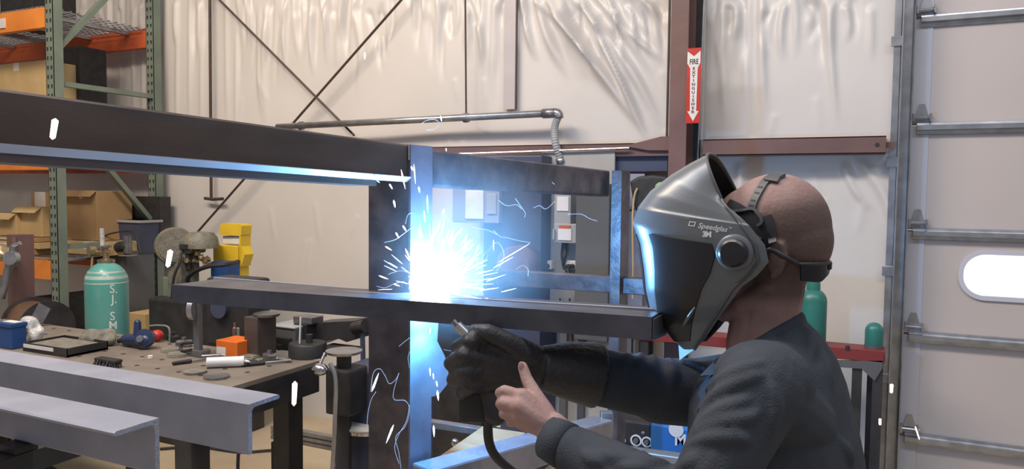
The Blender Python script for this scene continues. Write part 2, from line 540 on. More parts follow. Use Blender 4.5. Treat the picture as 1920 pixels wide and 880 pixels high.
    o = bpy.data.objects.new('wall_back', me)
    COL.objects.link(o)
    o['kind'] = 'structure'
build_wall()
struct('wall_back_upper', MB().box((XL, WALLY + 0.03, 0), (XD, WALLY + 0.12, 5.2)), 'vinyl')
struct('wall_back_header', MB().box((XD, WALLY + 0.1, 3.6), (6.0, WALLY + 0.2, 5.2)), 'vinyl')
struct('floor', MB().box((XL, -3.0, -0.1), (6.0, WALLY + 0.3, 0.0)), 'floor')
struct('wall_left', MB().box((XL - 0.1, -3.0, 0), (XL, WALLY + 0.12, 5.2)), 'vinyl')
# a strip of darker tape down a seam
mb = MB(); wbox(mb, 945, -60, 967, 205, 0.036, 0.01); struct('trim_1', mb, 'tape')
mb = MB(); wbox(mb, 966.5, -60, 969, 205, 0.040, 0.01); struct('trim_2', mb, 'rod')

# ------------------------------------------------------------------ overhead door
YD = WALLY + 0.06
def build_door():
    zs = [onY(1810, y, YD).z for y in (-168, 28, 233, 434, 632, 828)]
    zs = zs + [zs[-1] - 0.54, 0.0] if zs[-1] - 0.54 > 0.15 else zs + [0.0]
    root = thing('door_1', None, None, (XD + 1.4, YD, 0))
    root['kind'] = 'structure'
    x0, x1 = XD + 0.005, 4.6
    zs = sorted(set(zs), reverse=True)
    wx0 = onY(1806, 518, YD).x; wz = (onY(1860, 478, YD).z, onY(1860, 556, YD).z)
    for k in range(len(zs) - 1):
        t, b = zs[k], zs[k + 1]
        mb = MB()
        if t > wz[0] > b:
            # section with the rounded window: panel with a hole
            wx1 = wx0 + 0.62
            n = 10
            cz = (wz[0] + wz[1]) / 2; hz = (wz[0] - wz[1]) / 2; r = hz * 0.92
            def rr(sc=0.0):
                pts = []
                for cx, c2, a0 in ((wx1 - r, cz + hz - r, 0), (wx0 + r, cz + hz - r, 90), (wx0 + r, cz - hz + r, 180), (wx1 - r, cz - hz + r, 270)):
                    for i in range(n):
                        a = math.radians(a0 + 90 * i / (n - 1))
                        pts.append((cx + (r + sc) * math.cos(a), c2 + (r + sc) * math.sin(a)))
                return pts
            inn = rr()
            out = []
            for (x, z) in inn:
                dx, dz = x - (wx0 + wx1) / 2, z - cz
                s_ = min(((x1 if dx > 0 else x0) - (wx0 + wx1) / 2) / dx if abs(dx) > 1e-6 else 1e9, ((t - 0.004 if dz > 0 else b + 0.004) - cz) / dz if abs(dz) > 1e-6 else 1e9)
                out.append(((wx0 + wx1) / 2 + dx * s_, cz + dz * s_))
            # make sure the corners are hit
            for (cx, c2) in ((x1, t - 0.004), (x0, t - 0.004), (x0, b + 0.004), (x1, b + 0.004)):
                i = min(range(len(out)), key=lambda i: (out[i][0] - cx) ** 2 + (out[i][1] - c2) ** 2)
                out[i] = (cx, c2)
            N = len(inn)
            for Yy in (YD, YD + 0.04):
                mb.pts([V((x, Yy, z)) for x, z in inn + out], [[i, (i + 1) % N, N + (i + 1) % N, N + i] for i in range(N)])
            mb.pts([V((x, YD, z)) for x, z in inn] + [V((x, YD + 0.04, z)) for x, z in inn], [[i, (i + 1) % N, N + (i + 1) % N, N + i] for i in range(N)])
            mb.build('door_panel', 'door', root)
            o1, o2, o3 = rr(0.0), rr(0.022), rr(0.004)
            mb = MB()
            mb.pts([V((x, YD - 0.012, z)) for x, z in o1 + o2], [[i, (i + 1) % N, N + (i + 1) % N, N + i] for i in range(N)])
            mb.pts([V((x, YD - 0.012, z)) for x, z in o2] + [V((x, YD + 0.001, z)) for x, z in o2], [[i, (i + 1) % N, N + (i + 1) % N, N + i] for i in range(N)])
            mb.pts([V((x, YD - 0.012, z)) for x, z in o1] + [V((x, YD + 0.02, z)) for x, z in o1], [[i, (i + 1) % N, N + (i + 1) % N, N + i] for i in range(N)])
            wf = mb.build('window_frame', 'stile', root)
            MB().prism([V((x, YD + 0.01, z)) for x, z in o3], (0, 0.006, 0)).build('window_pane', 'glow', wf)
        else:
            mb.box((x0, YD, b + 0.004), (x1, YD + 0.04, t - 0.004), 0.003)
            mb.build('door_panel', 'door', root)
        MB().box((x0 + 0.005, YD - 0.006, b + 0.01), (x0 + 0.085, YD + 0.001, t - 0.01), 0.002).build('door_stile', 'stile', root)
        # reinforcing strut, a hat channel under the joint
        if b > 0.1 or True:
            zc = t - 0.02
            s = MB()
            prof = [(0, 0.032), (-0.012, 0.030), (-0.014, 0.020), (-0.045, 0.016), (-0.045, -0.006), (-0.014, -0.010), (-0.012, -0.026), (0, -0.030)]
            s.prism([V((x0 + 0.03, YD - 0.004 + y, zc + z)) for y, z in prof], (x1 - x0 - 0.03, 0, 0))
            s.build('strut', 'galv', root)
            # hinge with roller
            h = MB()
            hx = x0 + 0.05
            h.prism([V((hx - 0.034, YD - 0.008, zc + 0.045)), V((hx + 0.034, YD - 0.008, zc + 0.045)), V((hx + 0.012, YD - 0.008, zc + 0.125)), V((hx - 0.012, YD - 0.008, zc + 0.125))], (0, -0.006, 0))
            h.cyl((hx - 0.085, YD - 0.035, zc + 0.055), (hx + 0.045, YD - 0.035, zc + 0.055), 0.007, 10)
            h.box((hx - 0.042, YD - 0.055, zc + 0.035), (hx - 0.034, YD - 0.004, zc + 0.075))
            h.box((hx + 0.034, YD - 0.055, zc + 0.035), (hx + 0.042, YD - 0.004, zc + 0.075))
            h.build('hinge', 'galv', root)
    # low bottom seal
    MB().box((x0, YD - 0.01, 0.0), (x1, YD + 0.05, 0.03)).build('door_seal', 'black', root)
build_door()
def track():
    root = thing('door_track', 'tall galvanised roller track beside the left edge of the overhead door', 'door track', (XD - 0.03, YD, 0))
    x = XD
    zt = 3.6
    prof = [(-0.052, 0.0), (-0.052, -0.07), (-0.046, -0.07), (-0.046, -0.006), (-0.006, -0.006), (-0.006, -0.06), (0.0, -0.075), (0.006, -0.07), (0.0, -0.058), (0.0, 0.0)]
    MB().prism([V((x + a, WALLY - 0.02 + b, 0)) for a, b in prof], (0, 0, zt)).build('track_channel', 'galv', root)
    mb = MB().box((x - 0.085, WALLY - 0.035, 0), (x - 0.055, WALLY - 0.0, zt))
    mb.build('track_angle', 'galv', root)
    mb = MB().box((x - 0.06, WALLY + 0.0, 0), (x + 0.004, WALLY + 0.13, zt), 0.0)
    mb.build('jamb_liner', 'darkgrey', root)
    for z in (0.7, 1.25, 1.8, 2.4, 2.95):
        MB().box((x - 0.10, WALLY - 0.045, z), (x - 0.05, WALLY - 0.033, z + 0.05), 0.002).build('bracket', 'galv', root)
track()

# ------------------------------------------------------------------ wall steel
def column():
    a = onY(1257, 150, WALLY - 0.22); b = onY(1290, 150, WALLY - 0.22)
    x0, x1 = a.x, b.x
    root = thing('steel_column', 'dark red-brown steel column carrying the fire extinguisher sign', 'column', ((x0 + x1) / 2, WALLY - 0.15, 0))
    wdt = x1 - x0
    MB().box((x0, WALLY - 0.232, 0), (x1, WALLY - 0.22, 4.2), 0.002).build('flange', 'redox', root)
    MB().box((x0, WALLY - 0.052, 0), (x1, WALLY - 0.04, 4.2), 0.002).build('flange', 'redox', root)
    MB().box(((x0 + x1) / 2 - 0.005, WALLY - 0.22, 0), ((x0 + x1) / 2 + 0.005, WALLY - 0.052, 4.2)).build('web', 'redox', root)
    mb = MB(); wbox(mb, 1291, -60, 1316, 330, 0.050, 0.012); o = mb.build('recess_strip', 'black', None); o['kind'] = 'structure'; o.name = 'trim_3'
    mb = MB(); wbox(mb, 1316.5, -60, 1321, 262, 0.06, 0.02); struct('trim_4', mb, 'vinyl')
    mb = MB(); wbox(mb, 1251, -60, 1254, 300, 0.05, 0.02); struct('trim_5', mb, 'rod')
    mb = MB().cyl(onY(1322, -60, WALLY - 0.09), onY(1308, 300, WALLY - 0.09), 0.006, 8)
    tag(mb.build('wall_conduit', 'galv'), 'thin grey conduit running down behind the red sign', 'conduit')
column()

def girts():
    # right girt: C channel with an eye hole near its end
    Yf = WALLY - 0.14
    a = onY(1318, 262, Yf); b = onY(1662, 254, Yf); c = onY(1318, 290, Yf)
    zt, zb = (a.z + b.z) / 2, (a.z + b.z) / 2 - 0.088
    root = thing('wall_girt', 'dark red horizontal steel girt between the column and the door', 'steel girt', ((a.x + b.x) / 2, WALLY - 0.07, zb))
    MB().box((a.x, Yf, zb), (b.x, Yf + 0.01, zt), 0.002).build('web', 'redox', root)
    MB().box((a.x, Yf, zt - 0.008), (b.x, WALLY - 0.01, zt), 0.002).build('flange', 'redox', root)
    MB().box((a.x, Yf, zb), (b.x, WALLY - 0.01, zb + 0.008), 0.002).build('flange', 'redox', root)
    hx = onY(1645, 272, Yf)
    MB().cyl((hx.x, Yf - 0.001, zt - 0.045), (hx.x, Yf + 0.003, zt - 0.045), 0.011, 14).build('bolt_hole', 'black', root)
    MB().box((b.x - 0.005, Yf + 0.03, zb + 0.03), (XD - 0.06, Yf + 0.04, zt - 0.03)).build('end_clip', 'redox', root)
    # left girt
    a = onY(760, 280, Yf); b = onY(1256, 263, Yf)
    zt = (a.z + b.z) / 2; zb = zt - 0.075
    root = thing('wall_girt', 'dark red horizontal steel girt reaching left from the column behind the grey hose', 'steel girt', ((a.x + b.x) / 2, WALLY - 0.07, zb))
    MB().box((a.x - 1.3, Yf, zb), (b.x, Yf + 0.01, zt), 0.002).build('web', 'redox', root)
    MB().box((a.x - 1.3, Yf, zt - 0.008), (b.x, WALLY - 0.01, zt), 0.002).build('flange', 'redox', root)
    g = [onY(1170, 274, Yf - 0.02), onY(1240, 256, Yf - 0.02), onY(1256, 256, Yf - 0.02), onY(1256, 282, Yf - 0.02), onY(1215, 282, Yf - 0.02)]
    MB().prism(g, (0, 0.012, 0)).build('gusset', 'redox', root)
    mb = MB().cyl(onY(800, 291, Yf - 0.03), onY(1180, 278, Yf - 0.03), 0.007, 8)
    tag(mb.build('wall_conduit', 'chrome'), 'bright thin conduit along the dark girt behind the blue-lit beam', 'conduit')
girts()

def rods():
    off = 0.09
    def rod(p, q, r, label, m='rod'):
        tag(MB().cyl(wall(*p, off), wall(*q, off), r, 8).build('brace_rod', m), label, 'brace rod')
    rod((352, -60), (664, 254), 0.0085, 'dark wall bracing rod falling to the right through the crossing')
    rod((805, -60), (340, 470), 0.0085, 'dark wall bracing rod falling to the left through the crossing')
    # thin conduit with a hook at its lower end
    root = thing('hanging_conduit', 'thin vertical dark conduit with a hooked lower end, left of the crossed rods', 'conduit', wall(395, 372, 0.06))
    MB().cyl(wall(393, -60, 0.06), wall(396, 372, 0.06), 0.011, 8).build('rod', 'rod', root)
    MB().tube([wall(384, 372, 0.06), wall(398, 374, 0.06), wall(418, 373, 0.06)], 0.012, 8).build('hook', 'rod', root)
    tag(MB().cyl(wall(872, -60, 0.12), wall(874, 216, 0.12), 0.006, 8).build('hanger_rod', 'rod'), 'thin vertical hanger rod holding the long horizontal pipe', 'hanger rod')
    # long pipe with coupling and flexible hose
    root = thing('conduit_pipe', 'long silver horizontal pipe ending in an elbow above the electrical boards', 'pipe', wall(800, 225, 0.14))
    MB().cyl(wall(520, 238, 0.14), wall(1020, 213, 0.14), 0.022, 14).build('pipe', 'galv', root, 'all')
    MB().cyl(wall(1018, 213.2, 0.14), wall(1042, 212, 0.14), 0.029, 14).build('coupling', 'steel', root, 'all')
    P = spl([wall(1036, 212, 0.14), wall(1046, 213, 0.14), wall(1048, 222, 0.14)], 4)
    MB().tube(P, 0.028, 12).build('elbow', 'steel', root, 'all')
    P = spl([wall(1047, 218, 0.14), wall(1040, 240, 0.15), wall(1042, 270, 0.17), wall(1052, 300, 0.14)], 14)
    rr = [0.020 + (0.0035 if i % 2 else 0) for i in range(len(P))]
    MB().tube(P, rr, 12).build('flexible_hose', 'greybox', root)
    MB().cyl(wall(1050, 297, 0.14), wall(1053, 307, 0.14), 0.03, 12).build('hose_fitting', 'galv', root, 'all')
    MB().lathe(wall(565, 236, 0.13), [(0.03, -0.015), (0.03, 0.015)], V((1, 0, 0)), 14).build('clamp', 'steel', root)
    MB().lathe(wall(874, 221, 0.13), [(0.03, -0.015), (0.03, 0.015)], V((1, 0, 0)), 14).build('clamp', 'steel', root)
rods()

def sign():
    Y = WALLY - 0.245
    root = thing('fire_sign', 'tall red and white FIRE EXTINGUISHER arrow sign on the steel column', 'sign', onY(1302, 232, Y))
    a = onY(1289, 91, Y); b = onY(1315, 91, Y); c = onY(1302, 231, Y)
    MB().box((a.x, Y, c.z), (b.x, Y + 0.004, a.z)).build('sign_plate', 'redpaint', root)
    w_ = b.x - a.x; h = a.z - c.z
    def q(u, v): return V((a.x + u * w_, Y - 0.0015, a.z - v * h))
    poly = [(0.02, 0.04), (0.5, 0.11), (0.96, 0.04), (0.96, 0.20), (0.78, 0.27), (0.74, 0.84), (0.92, 0.84), (0.52, 0.975), (0.10, 0.84), (0.28, 0.84), (0.24, 0.27), (0.02, 0.20)]
    MB().pts([q(u, v) for u, v in poly], [[0, 1, 11], [1, 10, 11], [1, 2, 3], [1, 3, 4], [1, 4, 10], [4, 5, 9, 10], [5, 6, 7], [5, 7, 9], [7, 8, 9]]).build('arrow', 'white', root)
    text_flat('lettering', 'FIRE', w_ * 0.42, q(0.5, 0.185) + V((0, -0.001, 0)), V((0.85, 0, 0)), V((0, 0, 1.25)), 'black', root, 0.0006)
    for i, ch in enumerate('EXTINGUISHER'):
        text_flat('lettering', ch, w_ * 0.34, q(0.5, 0.275 + i * 0.0525) + V((0, -0.001, 0)), V((1, 0, 0)), V((0, 0, 0.85)), 'black', root, 0.0006)
sign()

# ------------------------------------------------------------------ electrical boards
def electrical():
    # dark blue-grey tall panel behind the arc
    mb = MB(); wbox(mb, 905, 292, 1012, 960, 0.30, 0.26, 0.006)
    r = tag(mb.build('machine_cabinet', 'navygrey'), 'tall navy-grey steel cabinet standing left of the grey electrical board', 'cabinet')
    mb = MB(); wbox(mb, 770, 600, 903, 985, 0.36, 0.30, 0.006)
    tag(mb.build('storage_locker', 'blackmetal'), 'low black locker against the wall behind the post foot', 'locker')
    mb = MB(); wbox(mb, 1013, 284, 1150, 620, 0.15, 0.02, 0.002)
    board = tag(mb.build('electrical_board', 'greypanel'), 'pale grey backing board carrying switch boxes and outlets', 'board')
    mb = MB(); wbox(mb, 1078, 345, 1141, 640, 0.34, 0.18, 0.006)
    root = tag(mb.build('electrical_cabinet', 'darkgrey'), 'dark grey electrical cabinet at the right edge of the pale board', 'cabinet')
    # switch box upper
    c = wall(1055, 400, 0.25)
    root = thing('switch_box', 'upper grey switch box with a white label, under the blue beam', 'switch box', c)
    mb = MB(); wbox(mb, 1039, 362, 1070, 424, 0.25, 0.10, 0.004); mb.build('enclosure', 'greybox', root)
    mb = MB(); wbox(mb, 1044, 369, 1066, 396, 0.256, 0.006, 0.001); mb.build('label_plate', 'white', root)
    root = thing('switch_box', 'lower grey safety switch box with an orange warning strip on its white label', 'switch box', wall(1060, 455, 0.27))
    mb = MB(); wbox(mb, 1038, 420, 1082, 456, 0.27, 0.12, 0.004); mb.build('enclosure', 'greybox', root)
    mb = MB(); wbox(mb, 1046, 429, 1071, 451, 0.276, 0.006, 0.001); mb.build('label_plate', 'white', root)
    mb = MB(); wbox(mb, 1048, 423, 1069, 429, 0.277, 0.006, 0.001); mb.build('warning_strip', 'redorange', root)
    mb = MB(); wbox(mb, 1036, 430, 1039, 450, 0.29, 0.02, 0.002); mb.build('switch_handle', 'greybox', root)
    P = spl([wall(1056, 456, 0.2), wall(1054, 480, 0.2), wall(1058, 505, 0.19)], 6)
    MB().tube(P, 0.010, 8).build('cable', 'black', root)
    P = spl([wall(1062, 456, 0.2), wall(1061, 478, 0.22), wall(1056, 500, 0.19)], 6)
    MB().tube(P, 0.008, 8).build('cable', 'black', root)
    for (x, lab) in ((1023, 'white wall outlet with black plugs, left of the hanging cables'), (1070, 'white wall outlet with black plugs, right of the hanging cables')):
        root = thing('wall_outlet', lab, 'outlet', wall(x, 505, 0.17))
        mb = MB(); wbox(mb, x - 10, 489, x + 11, 505, 0.20, 0.05, 0.003); mb.build('cover_plate', 'white', root)
        for k in (-3, 4):
            MB().cyl(wall(x + k, 499, 0.20), wall(x + k - 4, 500, 0.25), 0.013, 10).build('plug', 'black', root)
            P = spl([wall(x + k - 4, 500, 0.25), wall(x + k - 9, 502, 0.27), wall(x + k - 5, 512, 0.26), wall(x + k - 7, 540, 0.22)], 5)
            MB().tube(P, 0.006, 6).build('plug_cord', 'black', root)
    # thermostat-like panel at left lit blue
    root = thing('control_panel', 'pale blue-grey control box with a white cover seen behind the sparks', 'control box', wall(890, 418, 0.34))
    mb = MB(); wbox(mb, 848, 350, 936, 418, 0.34, 0.30, 0.006); mb.build('enclosure', 'violetgrey', root)
    mb = MB(); wbox(mb, 872, 357, 906, 411, 0.35, 0.02, 0.003); mb.build('cover', 'white', root)
    mb = MB(); wbox(mb, 912, 364, 930, 402, 0.35, 0.02, 0.003); mb.build('door', 'greybox', root)
    # light grey sheet panels right of the frame
    mb = MB(); wbox(mb, 1160, 326, 1206, 620, 0.10, 0.04, 0.003)
    tag(mb.build('sheet_panel', 'violetgrey'), 'pale blue-grey sheet leaning on the wall beside the electrical board', 'panel')
    mb = MB(); wbox(mb, 1150, 283, 1252, 322, 0.11, 0.03, 0.003)
    tag(mb.build('wall_blanket', 'navygrey'), 'dark navy strip hanging under the girt next to the column', 'panel')
    # red-brown round drum behind the sparks
    c = wall(962, 500, 0.48)
    root = thing('fan_drum', 'round dull red metal drum on the wall behind the flying sparks', 'drum', c)
    MB().lathe(c, [(0.0, 0), (0.10, 0), (0.115, 0.02), (0.115, 0.13), (0.1, 0.15), (0, 0.15)], V((0, 1, 0)), 24).build('casing', 'redox', root, True)
    MB().box(c + V((-0.03, 0.149, -0.03)), V((c.x + 0.03, WALLY - 0.30 + 0.0, c.z + 0.03))).build('mount', 'blackmetal', root)
electrical()

# ------------------------------------------------------------------ steel frame being welded
BD = (Rr * 0.557 + F0 * 0.83).normalized()          # direction the cross beam runs, away from us
BN = V((-BD.y, BD.x, 0)) * -1                        # outward side, towards the camera right
if BN.dot(F0) > 0: BN = -BN
WD = V((1, 0, 0))
C0 = at(765, 300, 1.75)
def onB(px, py, off=0.0): return onP(px, py, C0 + BN * off, BN)

def frame():
    root = thing('welded_steelwork', 'dark steel frame of beams and posts being welded in front of the worker', 'steelwork', V((C0.x, C0.y, 0)))
    # left cross beam: a tube with a rounded lower corner
    p0 = onB(-60, 158); p1 = onB(765, 271.5)
    q0 = onB(-60, 281); q1 = onB(765, 341)
    zt = (p0.z + p1.z) / 2; zb = (q0.z + q1.z) / 2
    zt = p1.z * 0.6 + p0.z * 0.4; zb = q1.z * 0.6 + q0.z * 0.4
    base = V((C0.x, C0.y, 0))
    def sect(s, zt, zb, wid=0.085, ch=0.002):
        o = base + BD * s
        out = [(0, zt - 0.004), (0.004, zt), (wid, zt), (wid, zb), (ch, zb), (ch * 0.75, zb + ch * 0.06), (ch * 0.3, zb + ch * 0.38), (0.0, zb + ch)]
        return [V((o.x, o.y, z)) - BN * k for k, z in out]
    def zat(s, which):
        return which
    sl = (p0 - base).dot(BD)
    MB().loft([sect(sl, p0.z, q0.z), sect(0, p1.z, q1.z)]).build('cross_beam', 'mill', root, True)
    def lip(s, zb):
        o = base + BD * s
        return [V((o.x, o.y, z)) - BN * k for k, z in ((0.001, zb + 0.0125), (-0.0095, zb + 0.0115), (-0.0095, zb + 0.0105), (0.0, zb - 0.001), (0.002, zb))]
    MB().loft([lip(sl, q0.z), lip(0, q1.z)]).build('arc_lit_lip', 'lip', root)  # pale bead added so arc light shows as a strip along the edge
    def flg(s, zb):
        o = base + BD * s
        return [V((o.x, o.y, z)) - BN * k for k, z in ((0.004, zb - 0.0005), (0.085, zb - 0.0005), (0.085, zb - 0.014), (0.004, zb - 0.014))]
    MB().loft([flg(sl, q0.z), flg(-0.10, q1.z * 1 - (q1.z - q0.z) * 0.10 / abs(sl))]).build('lower_flange', 'mill', root)
    # right cross beam continuing away
    a = onB(808, 281); b = onB(1143, 320); c = onB(808, 350); d = onB(1143, 369)
    sa = (a - base).dot(BD); sb = (b - base).dot(BD)
    MB().loft([sect(sa, a.z, c.z, 0.07, 0.008), sect(sb, b.z, d.z, 0.07, 0.008)]).build('cross_beam', 'mill2', root, True)
    # corner post: box post seen on two faces
    wl, wr = 0.114, (onB(806, 300) - base).dot(BD)
    def post(p, w1, w2, z0, z1, name, m, wall_t=0):
        mb = MB()
        P = [p, p + BD * w2, p + BD * w2 - WD * w1, p - WD * w1]
        mb.prism([V((k.x, k.y, z0)) for k in P], (0, 0, z1 - z0))
        return mb.build(name, m, root)
    topz = onB(785, 273).z
    post(base + BN * 0.002, wl, wr, 0.0, topz, 'post', 'mill2')
    pl = [base + BN * 0.0025, base + BN * 0.0025 + BD * wr, base + BN * 0.0085 + BD * wr, base + BN * 0.0085]
    MB().prism([V((k.x, k.y, 0.0)) for k in pl], (0, 0, topz)).build('lit_post_plate', 'postface', root)  # paler plate added over this face, its lighter steel standing for light on it
    # seam plate on the left of the post front
    e = onB(766, 275)
    MB().cyl(onB(767, 272, 0.004), onB(767, 300, 0.004), 0.003, 6).build('weld_bead', 'chrome', root)
    # far post
    fp = base + BD * ((onB(1144, 340) - base).dot(BD))
    p = post(V((fp.x, fp.y, 0)), 0.0, 0.0, 0, 0.001, 'tmp', 'mill2') if False else None
    mb = MB()
    k0 = V((fp.x, fp.y, 0)) + BN * 0.006
    sx = 0.036
    P = [k0, k0 + WD * sx, k0 + WD * sx + BD * 0.07, k0 + BD * 0.07]
    mb.prism([V((k.x, k.y, 0.0)) for k in P], (0, 0, onP(1150, 320, k0, BN).z))
    mb.build('post', 'mill2', root)
    # lower rail at the far side, parallel to the wall
    dfar = (k0 - CAM).dot(F0) + 0.05
    Yr = k0.y + 0.03
    a = onY(930, 511, Yr); b = onY(1300, 524, Yr)
    zt = (a.z + b.z) / 2; hh = onY(1100, 516, Yr).z - onY(1100, 546, Yr).z
    MB().box((a.x, Yr, zt - hh), (b.x, Yr + 0.05, zt), 0.003).build('rail', 'mill2', root)
    # back rail left of the post
    Yb = base.y + 0.14
    a = onY(400, 522, Yb); b = onY(700, 541, Yb)
    zt = (a.z + b.z) / 2
    s = MB()
    s.box((a.x, Yb, zt - 0.035), (b.x, Yb + 0.006, zt), 0.001)
    s.box((a.x, Yb, zt - 0.035), (b.x, Yb + 0.05, zt - 0.029), 0.001)
    s.build('rail', 'angle', root)
    # lower channel beam carrying the weld
    fy = onZ(785, 567, 1.65 - 0.238)
    Yl = fy.y; zl = 1.65 - 0.238
    xl = onY(322, 537, Yl).x; xr = onY(1222, 595, Yl).x
    wch = 0.135
    zc = onY(1222, 595, Yl).z
    zc2 = onY(400, 541, Yl).z
    zl = (zc + zc2) / 2
    s = MB()
    prof = [(0, 0), (wch, 0), (wch, -0.008), (0.008, -0.008), (0.008, -0.044), (0, -0.044)]
    # slight tilt along its length follows the photograph
    r0 = [V((xl, Yl + y, zc2 + z)) for y, z in prof]
    r1 = [V((xr, Yl + y, zc + z)) for y, z in prof]
    s.loft([r0, r1])
    s.build('channel_beam', 'channelsteel', root)
    s = MB().cyl((xl + 0.35, Yl + wch * 0.62, zc2 + 0.002), (xr, Yl + wch * 0.62, zc + 0.002), 0.0025, 6)
    s.build('mill_line', 'angle', root)
    # end plate with pale sticker at the right end of the channel
    z_ = zc
    tri = [V((xr + 0.001, Yl + 0.004, z_ - 0.004)), V((xr + 0.001, Yl + 0.10, z_ - 0.004)), V((xr + 0.001, Yl + 0.10, z_ - 0.05)), V((xr + 0.001, Yl + 0.004, z_ - 0.044))]
    MB().prism(tri, (0.003, 0, 0)).build('end_plate', 'darkgrey', root)
    # gusset plate below the weld, behind the worker's glove
    g = [onB(806, 603, 0.004), onB(822, 603, 0.004), onB(820, 640, 0.004), onB(834, 668, 0.004), onB(843, 700, 0.004), onB(838, 722, 0.004), onB(822, 742, 0.004), onB(806, 745, 0.004)]
    MB().prism(g, -BN * 0.006).build('gusset_plate', 'postface', root)
    return root, base
FRAME, BASE = frame()
_u = lamp('arc_fill_under', 'SPOT', onB(812, 612, 0.055), 5.0, (0.10, 0.50, 1.0), aim=onB(800, 900, 0.0))  # added fill lamp brightening the post below the beam; no separate source there
_u.data.spot_size = math.radians(120); _u.data.spot_blend = 0.6; _u.data.shadow_soft_size = 0.01

# ------------------------------------------------------------------ arc, sparks, smoke
def arc():
    root = thing('welding_arc', 'blinding white arc flame at the joint of beam and post', 'welding arc', ARC)
    mb = MB()
    rnd = random.Random(5)
    r = bmesh.ops.create_icosphere(mb.bm, subdivisions=4, radius=1.0)
    ks = [(V((rnd.uniform(-7, 7), rnd.uniform(-7, 7), rnd.uniform(-7, 7))), rnd.uniform(0, 6)) for _ in range(8)]
    c = at(805, 532, 1.69)
    for v in r['verts']:
        d = sum(math.sin(k.dot(v.co) + ph) for k, ph in ks) / 8
        up = max(0, v.co.z)
        k = 1 + 0.35 * d + 0.35 * up * up
        s_ = 0.044 * k
        co = v.co.copy()
        v.co = c + Rr * co.x * s_ + F0 * co.y * 0.03 * k + V((0, 0, 1)) * co.z * s_ * (1.0 if co.z > 0 else 0.62)
    mb.build('flame', 'arc', root, 'all')
    # weld puddle
    MB().ell(at(812, 560, 1.68), Rr * 0.05, F0 * 0.02, V((0, 0, 0.006))).build('weld_puddle', 'arc', root, 'all')
    return root
ARCO = arc()

